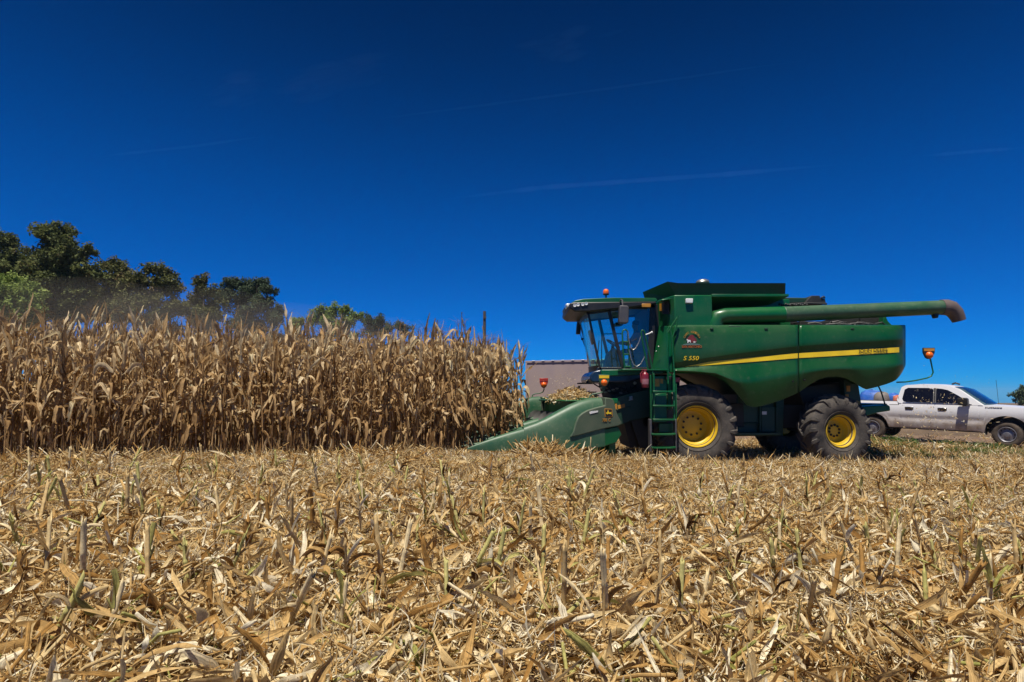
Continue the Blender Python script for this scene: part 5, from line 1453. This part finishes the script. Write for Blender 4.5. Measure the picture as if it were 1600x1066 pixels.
# windscreen
mb = TB(); s2 = []
for v0, du in ((.23, .02), (.45, .075), (HW / 2, .105), (HW - .45, .075), (HW - .23, .02)):
    s2.append([tp(2.40 + du * .9, v0 + (.03 if v0 < 1 else -.03) * (1 if abs(v0 - HW / 2) > .1 else 0), 1.885), tp(2.63 + du, v0, 1.815), tp(3.23 + du * 1.25, v0 - (.13 if v0 < .4 else 0) + (.13 if v0 > HW - .4 else 0), 1.335)])
mb.loft([[p + Vector((-.0, -.005, .016)) for p in q] for q in s2], closed=False, cap=False); obj('windscreen', mb, M['car_screen'], truck, 40)
rear_w = [(1.0, 1.38), (1.10, 1.345), (1.86, 1.345), (1.86, 1.80), (1.72, 1.845), (1.12, 1.845), (1.02, 1.78), (.96, 1.46)]
front_w = [(1.93, 1.345), (2.76, 1.345), (2.82, 1.40), (2.52, 1.62), (2.26, 1.78), (2.10, 1.82), (1.93, 1.835)]
doors = []
for nm, pts, win, hu in (('rear_door', [(.98, .50), (1.90, .50), (1.90, 1.315), (.92, 1.315), (.90, .9)], rear_w, 1.06), ('front_door', [(1.915, .50), (3.02, .50), (3.07, .9), (3.06, 1.315), (1.915, 1.315)], front_w, 2.0)):
    # door skin: a grid so that it follows the flank
    u0, u1 = pts[0][0], pts[1][0]
    mb = TB(); s2 = []
    for k in range(16):
        h = .50 + (1.315 - .50) * k / 15
        ul = np.interp(h, [.5, .9, 1.315], [pts[0][0], pts[-1][0] if len(pts) == 5 and nm == 'rear_door' else pts[0][0], pts[0][0] - (.06 if nm == 'rear_door' else 0)])
        ur = np.interp(h, [.5, .9, 1.315], [pts[1][0], pts[2][0] if nm == 'front_door' else pts[1][0], pts[2][0] if nm == 'rear_door' else 3.06])
        s2.append([tp(ul, flank(0, h) + .004, h), tp(ul + .006, flank(0, h) - .010, h), tp(ur - .006, flank(0, h) - .010, h), tp(ur, flank(0, h) + .004, h)])
    mb.loft(s2, closed=False, cap=False); d = obj(nm, mb, M['car'], truck, 30); OFF[d.name] = tb
    flat('window', win, 0, M['window_black'], d, .004)
    mb = TB(); mb.sides([(hu, 1.135), (hu + .22, 1.135), (hu + .22, 1.185), (hu, 1.185)], flank(0, 1.16) - .05, flank(0, 1.16) - .02); o = obj('handle', mb, M['chrome'], d, 30, .01)
    mb = TB(); mb.sides([(hu - .02, 1.07), (hu + .24, 1.07), (hu + .24, 1.18), (hu - .02, 1.18)], flank(0, 1.12) - .014, flank(0, 1.12) + .01); obj('handle_cup', mb, M['gap'], d, 30, .01)
flat('belt_trim', [(.98, 1.318), (2.9, 1.318), (2.9, 1.334), (.98, 1.334)], 0, M['chrome'], truck, .010)
flat('pillar_trim', [(1.865, 1.34), (1.925, 1.34), (1.925, 1.84), (1.865, 1.84)], 0, M['gap'], truck, .006)
flat('cab_seam', [(.845, .50), (.865, .50), (.865, 1.33), (.845, 1.33)], 0, M['gap'], truck, .004)
flat('fender_seam', [(3.075, .95), (3.083, .95), (3.083, 1.30), (3.075, 1.30)], 0, M['gap'], truck, .004)
# bed rail cap, bed opening, mirror, lamps, bumper, antenna
mb = TB(); mb.sides([(-1.13, 1.355), (.83, 1.355), (.83, 1.385), (-1.13, 1.385)], .06, .14); mb.sides([(-1.13, 1.355), (.83, 1.355), (.83, 1.385), (-1.13, 1.385)], HW - .14, HW - .06); obj('bed_rail', mb, M['gap'], truck, 30, .01)
mb = TB(); mb.sides([(2.66, 1.30), (2.86, 1.30), (2.86, 1.34), (2.66, 1.34)], -.05, .1); mb.sides([(2.60, 1.29), (2.80, 1.27), (2.86, 1.32), (2.85, 1.50), (2.80, 1.54), (2.60, 1.53), (2.57, 1.48)], -.30, -.06); mr_ = obj('side_mirror', mb, M['black'], truck, 35, .03, 3)
mb = TB(); mb.sides([(4.40, 1.02), (4.56, 1.00), (4.60, 1.10), (4.36, 1.16)], .045, .3); obj('headlight', mb, M['black'], truck, 30, .02)
mb = TB(); mb.sides([(4.45, 1.04), (4.54, 1.03), (4.55, 1.08), (4.44, 1.12)], .035, .1); obj('amber_lamp', mb, M['orange'], truck, 30, .01)
mb = TB(); mb.sides([(4.40, .40), (4.76, .42), (4.78, .72), (4.44, .72)], .08, HW - .08); obj('front_bumper', mb, M['gap'], truck, 30, .04)
mb = TB(); mb.tube([tp(3.30, HW - .2, 1.28), tp(3.26, HW - .2, 2.15)], .006, 6); obj('antenna', mb, M['black'], truck)
mb = TB(); mb.tube([tp(2.2, HW * .5, 1.985), tp(2.30, HW * .5, 2.03), tp(2.42, HW * .5, 1.98)], .03, 8); obj('roof_lamp', mb, M['black'], truck, 40)
mb = TB(); mb.sides([(.55, .42), (3.16, .42), (3.16, .50), (.55, .50)], .12, HW - .12); mb.sides([(-1.0, .5), (4.4, .5), (4.4, .8), (-1.0, .8)], .55, HW - .55)
for uc in (0, 3.75): mb.sides(arch(uc, .42, .50, 180, 0), .30, HW - .30)
obj('chassis', mb, M['gap'], truck, 30)
mb = TB(); mb.sides([(3.17, .36), (3.22, .36), (3.22, .62), (3.17, .62)], .05, .3); obj('mud_flap', mb, M['gap'], truck, 30, .01)
for uc in (0, 3.75):
    for far in (0, 1):
        v = .16 if not far else HW - .16
        c = tp(uc, v, WR); w_ = empty('wheel', c, truck)
        st = Matrix.Rotation(TY + (R(-6) if uc > 1 else 0), 3, 'Z'); sg = -1 if not far else 1
        mb = MB(); pr_ = [(.235, -.10), (.30, -.125), (.37, -.115), (.40, -.095), (.412, -.06), (.412, .06), (.40, .095), (.37, .115), (.30, .125), (.235, .10)]
        mb.lathe(pr_, c, 'Y', 48, st, close=True)
        for k in range(40):
            a = 2 * PI * k / 40; mb.box((-.012, -.09, .405), (.012, .09, .424), Matrix.Translation(c) @ st.to_4x4() @ Matrix.Rotation(a, 4, 'Y'))
        obj('tyre', mb, M['car_tyre'], w_, 35)
        mb = MB(); mb.lathe([(.24, sg * .07), (.245, sg * .115), (.235, sg * .12), (.215, sg * .10), (.205, sg * .05), (.17, sg * .045), (.10, sg * .075), (.075, sg * .08), (.07, sg * .11), (.001, sg * .115)], c, 'Y', 40, st); rm = obj('rim', mb, M['alloy'], w_, 40); OFF[rm.name] = c
        mb = MB()
        for k in range(10):
            a = 2 * PI * k / 10; q = c + st @ Vector((.185 * math.cos(a), sg * .05, .185 * math.sin(a))); mb.ball(q, .022, 8, 6, (1, .5, 1))
        obj('rim_hole', mb, M['gap'], rm, 50)
cu = text('lettering', 'SILVERADO', (0, 0, 100, 100), 17, M['black'], None, shear=.1)
me = cu.data; a = np.zeros(len(me.vertices) * 3, np.float32); me.vertices.foreach_get('co', a); a = a.reshape(-1, 3)
lo, hi = a.min(0), a.max(0); t = (a - lo) / (hi - lo)
vv = np.array([tuple(tp(3.24 + .42 * q[0], flank(0, 1.24) - .012 - .006 * (1 - q[1]) + .008 * (q[1] > .5), 1.225 + .038 * q[2]) - tb) for q in t], np.float32); me.vertices.foreach_set('co', vv.ravel()); cu.parent = truck
# blue bundles and crates in the bed: things of their own
M['tarp'] = paint('blue_tarp', (.015, .10, .42), .5, amount=.15, scale=5, bump=.8)
M['crate_grey'] = paint('grey_bags', (.16, .145, .14), .8, amount=.3, scale=6, bump=.6)
M['pink_box'] = paint('faded_red_box', (.42, .12, .07), .6, amount=.2, scale=6)
def lump(name, label, cat, u, v, h, su, sv, sh, mat, seed):
    rg = np.random.default_rng(seed); mb = MB(); n, m = 16, 9; vs, fs = [], []
    for i in range(m + 1):
        t = PI * i / m
        for k in range(n):
            a = 2 * PI * k / n; e = .6
            cx = math.copysign(abs(math.sin(t) * math.cos(a)) ** e, math.cos(a)); cy = math.copysign(abs(math.sin(t) * math.sin(a)) ** e, math.sin(a)); cz = math.copysign(abs(math.cos(t)) ** e, math.cos(t))
            j = 1 + rg.normal(0, .05); vs.append(tp(u + cx * su * j, v + cy * sv * j, h + cz * sh * j))
    for i in range(m):
        for k in range(n): fs.append((i * n + k, (i + 1) * n + k, (i + 1) * n + (k + 1) % n, i * n + (k + 1) % n))
    mb.add(vs, fs); o = obj(name, mb, mat, None, 70); tag(o, label, cat); return o
lump('tarp_bundle', 'large blue tarp bundle at the back of the pickup bed beside the grey sack', 'tarp', -.18, .8, 1.30, .42, .4, .42, M['tarp'], 3)
lump('sack', 'grey brown sack between the two blue bundles in the pickup bed', 'sack', .22, .45, 1.25, .22, .3, .42, M['crate_grey'], 4)
lump('tarp_bundle', 'smaller blue bundle next to the reddish box in the pickup bed', 'tarp', .50, .9, 1.30, .2, .3, .34, M['tarp'], 5)
lump('box', 'small faded reddish box nearest the cab in the pickup bed', 'box', .66, .55, 1.26, .10, .2, .30, M['pink_box'], 6)

# ------------------------------------------------------------------ grey grain trailer behind the header
M['alu'] = paint('trailer_sheet', (.33, .26, .265), .6, amount=.75, lo=.3, hi=.7, scale=1.3, dust=(.40, .31, .27), streak=(1, 1, .35))
tl = PX(822, 600, 24.0); tr2 = PX(985, 600, 22.5)
Zt = PX(822, 564.5, 24.0).z
gt = empty('grain_trailer', (tl.x, 24, 0)); tag(gt, 'dusty grey sheet metal grain trailer standing behind the corn header', 'trailer')
dirv = Vector((tr2.x - tl.x, tr2.y - tl.y, 0)).normalized(); nrm = Vector((-dirv.y, dirv.x, 0)); Ln = 7.2
A = Vector((tl.x, tl.y, 0))
def gp(u, v, z): return A + dirv * u + nrm * v + Vector((0, 0, z))
def gbox(mb, u0, u1, v0, v1, z0, z1): mb.add([gp(u0, v0, z0), gp(u1, v0, z0), gp(u1, v1, z0), gp(u0, v1, z0), gp(u0, v0, z1), gp(u1, v0, z1), gp(u1, v1, z1), gp(u0, v1, z1)], [(3, 2, 1, 0), (4, 5, 6, 7), (0, 1, 5, 4), (1, 2, 6, 5), (2, 3, 7, 6), (3, 0, 4, 7)])
mb = MB(); gbox(mb, 0, Ln, 0, .06, 1.15, Zt); gbox(mb, 0, Ln, 2.34, 2.4, 1.15, Zt); gbox(mb, 0, .06, .06, 2.34, 1.15, Zt); gbox(mb, Ln - .06, Ln, .06, 2.34, 1.15, Zt); gbox(mb, 0.06, Ln - .06, .06, 2.34, 1.15, 1.22)
gb = obj('trailer_box', mb, M['alu'], gt, 30, .01); OFF[gb.name] = Vector((tl.x, 24, 0))
mb = MB(); gbox(mb, -.02, Ln + .02, -.03, 0.002, Zt - .08, Zt + .01); gbox(mb, -.02, Ln + .02, -.03, .002, 1.12, 1.25); 
for k in range(1): gbox(mb, -.02, .05, -.028, .002, 1.25, Zt - .08)
obj('rail', mb, M['alu'], gb, 30, .01)
mb = MB()
for k in range(9): gbox(mb, .28 + k * .42, .40 + k * .42, -.055, -.03, Zt - .015, Zt + .02)
obj('rivet_plate', mb, M['white'], gb, 30, .01)
mb = MB(); gbox(mb, .2, Ln - .2, .6, 1.8, .85, 1.14); obj('chassis', mb, M['dark'], gt, 30)
for u in (1.0, 2.3, 5.8):
    for v in (.18, 2.2):
        c = gp(u, v, .5); w_ = empty('wheel', c, gt); mb = MB(); mb.lathe([(.3, -.12), (.46, -.14), (.5, -.09), (.5, .09), (.46, .14), (.3, .12), (.28, 0), (.001, .02)], c, 'Y', 32, Matrix.Rotation(math.atan2(dirv.y, dirv.x), 3, 'Z')); obj('tyre', mb, M['car_tyre'], w_, 40)

# ------------------------------------------------------------------ posts beyond the corn
M['wood'] = paint('weathered_post', (.075, .06, .05), .9, amount=.3, scale=5, bump=.5)
t0, b0 = PX(757, 486.5, 26), PX(757.5, 560, 26)
mb = MB(); mb.tube([Vector((b0.x, 26, -.1)), Vector((t0.x, 26, t0.z))], [.075, .068], 10); mb.box(Vector((t0.x - .05, 25.9, t0.z - .35)), Vector((t0.x + .085, 25.93, t0.z - .25)))
o = obj('wooden_post', mb, M['wood'], None, 40); tag(o, 'dark weathered wooden post rising above the corn near the header', 'post')
t0 = PX(721.5, 489, 25); m0 = PX(721, 519, 25)
mb = MB(); mb.tube([Vector((m0.x, 25, -.1)), Vector((m0.x, 25, m0.z))], .055, 8); mb.tube([m0, t0], .016, 6); mb.ball(t0, .035, 8, 6)
o = obj('thin_pole', mb, M['wood'], None, 40); tag(o, 'thin pole with a slender rod on top standing behind the corn', 'pole')

# ------------------------------------------------------------------ flying chaff
M['chaff'] = leafy('flying_chaff', STRAW, .3, .6, vary=.2, nscale=30)
ch = NP()
def puff(n, px0, px1, py0, py1, Y0, Y1, size):
    Y = rng.uniform(Y0, Y1, n); x = rng.normal((px0 + px1) / 2, (px1 - px0) / 4, n); y = rng.normal((py0 + py1) / 2, (py1 - py0) / 4, n)
    P = np.array([tuple(PX(a, b, c)) for a, b, c in zip(x, y, Y)])
    ch.add(ribbons(P, rng.uniform(0, 6.28, n), rng.normal(0, .8, n), rng.uniform(.4, 1.6, n) * size, rng.uniform(.3, .7, n) * size * .6, rng.normal(0, 1, n), np.zeros(n), rng.uniform(0, 6, n), rng.normal(0, 1, n), np.full(n, .3), 2, lambda t: [.5, 1, .4][int(round(t * 2))]), np.clip(rng.normal(.78, .1, n), .4, .9), 9)
puff(260, 1400, 1530, 600, 690, 14.8, 17.0, .055); puff(80, 1390, 1560, 560, 650, 14.8, 18, .022); puff(120, 845, 930, 575, 618, 14.4, 18, .04)
tag(ch.build('chaff', M['chaff']), 'small pale flecks of chaff blowing through the air around the combine', 'chaff', kind='stuff')

# ------------------------------------------------------------------ dust behind the corn, contrails and thin cloud
def volume(name, col, dens, aniso=0.2):
    m = bpy.data.materials.new(name); m.use_nodes = True; n = m.node_tree; n.nodes.clear()
    out = n.nodes.new('ShaderNodeOutputMaterial'); v = n.nodes.new('ShaderNodeVolumePrincipled')
    v.inputs['Color'].default_value = (*col, 1); v.inputs['Density'].default_value = dens; v.inputs['Anisotropy'].default_value = aniso
    n.links.new(v.outputs[0], out.inputs['Volume']); return m
VD = volume('dust_air', (.80, .70, .58), .0125)
def cloud(name, c, rad, mat, label, rot=0):
    mb = MB(); mb.ball((0, 0, 0), 1, 32, 18, rad); o = obj(name, mb, mat, None, 180); o.location = c; o.rotation_euler = (0, 0, rot); tag(o, label, kind='stuff'); return o
for px, py, Y, rx, rz in ((130, 535, 34, 8, 3.9), (300, 540, 36, 8, 3.8), (440, 545, 38, 7, 3.1), (570, 548, 40, 6, 2.5)):
    cloud('dust_haze', PX(px, py, Y), (rx, 4.5, rz), VD, 'brownish dust drifting low between the corn and the trees', R(6))
VD2 = volume('near_dust', (.82, .70, .62), .035)
cloud('dust_haze', Vector((2.6, 20.2, 1.0)), (3.2, 1.5, 1.6), VD2, 'pinkish dust hanging between the header and the grey trailer', 0)
VC = volume('ice_cloud', (.45, .75, 1), .00042, 0)
VC2 = volume('thin_ice_cloud', (.4, .72, 1), .00006, 0)
def contrail(pts, wpx, label, D=6000, mat=VC):
    mb = MB(); P = [PX(x, y, D) for x, y in pts]; dense, rad = [], []
    n = 40
    L = np.cumsum([0] + [(b - a).length for a, b in zip(P, P[1:])]); rg = np.random.default_rng(len(label))
    for k in range(n + 1):
        t = k / n * L[-1]; dense.append(Vector([np.interp(t, L, [p[i] for p in P]) for i in range(3)])); e = min(1, 4.0 * k / n + .15, 4.0 * (1 - k / n) + .15)
        rad.append(wpx * D / F_PX * .5 * e * (1 + rg.normal(0, .12)))
    mb.tube(dense, rad, 14); o = obj('contrail', mb, mat, None, 180); tag(o, label, 'contrail', 'contrails in the blue sky'); return o
contrail([(150, 245), (300, 229), (420, 212)], 4.5, 'short faint contrail low in the left of the sky above the trees')
contrail([(560, 190), (760, 164), (940, 140), (1080, 120), (1180, 105), (1260, 95)], 4.5, 'longest thin contrail slanting across the upper sky over the middle')
contrail([(690, 312), (850, 293), (1000, 282), (1140, 272), (1310, 257)], 8, 'broad soft contrail above the combine')
contrail([(1440, 244), (1520, 237), (1600, 231)], 6, 'short contrail at the right edge of the sky')
def wisp(px, py, w_, h_, n, label, seed):
    """A bundle of thin soft streaks."""
    rg = np.random.default_rng(seed); mb = MB(); D = 9000
    for _ in range(n):
        x, y = px + rg.normal(0, w_ * .35), py + rg.normal(0, h_ * .4); l = w_ * rg.uniform(.25, .6); sl = rg.normal(-.12, .10)
        P = [PX(x + l * (t - .5), y + sl * l * (t - .5) + 2 * math.sin(t * 5), D) for t in np.linspace(0, 1, 9)]
        r = rg.uniform(3, 11) * D / F_PX; mb.tube(P, [r * max(.02, math.sin(PI * t)) for t in np.linspace(0, 1, 9)], 10)
    tag(obj('thin_cloud', mb, VC2, None, 180), label, 'thin cloud', kind='stuff')
wisp(500, 122, 190, 34, 22, 'faint wispy cloud high in the left half of the sky', 1)
wisp(345, 140, 120, 22, 12, 'very faint wispy cloud left of the brighter wisp', 2)
wisp(870, 72, 120, 20, 12, 'faint wispy cloud near the top of the sky', 3)

# ------------------------------------------------------------------ the air itself
mb = MB(); mb.box((-2500, -60, -45), (2500, 2500, 22)); HZ = volume('summer_haze', (.62, .78, 1.0), .00014, .1)
tag(obj('haze', mb, HZ, None, 0), 'thin summer haze over the whole field', kind='stuff')
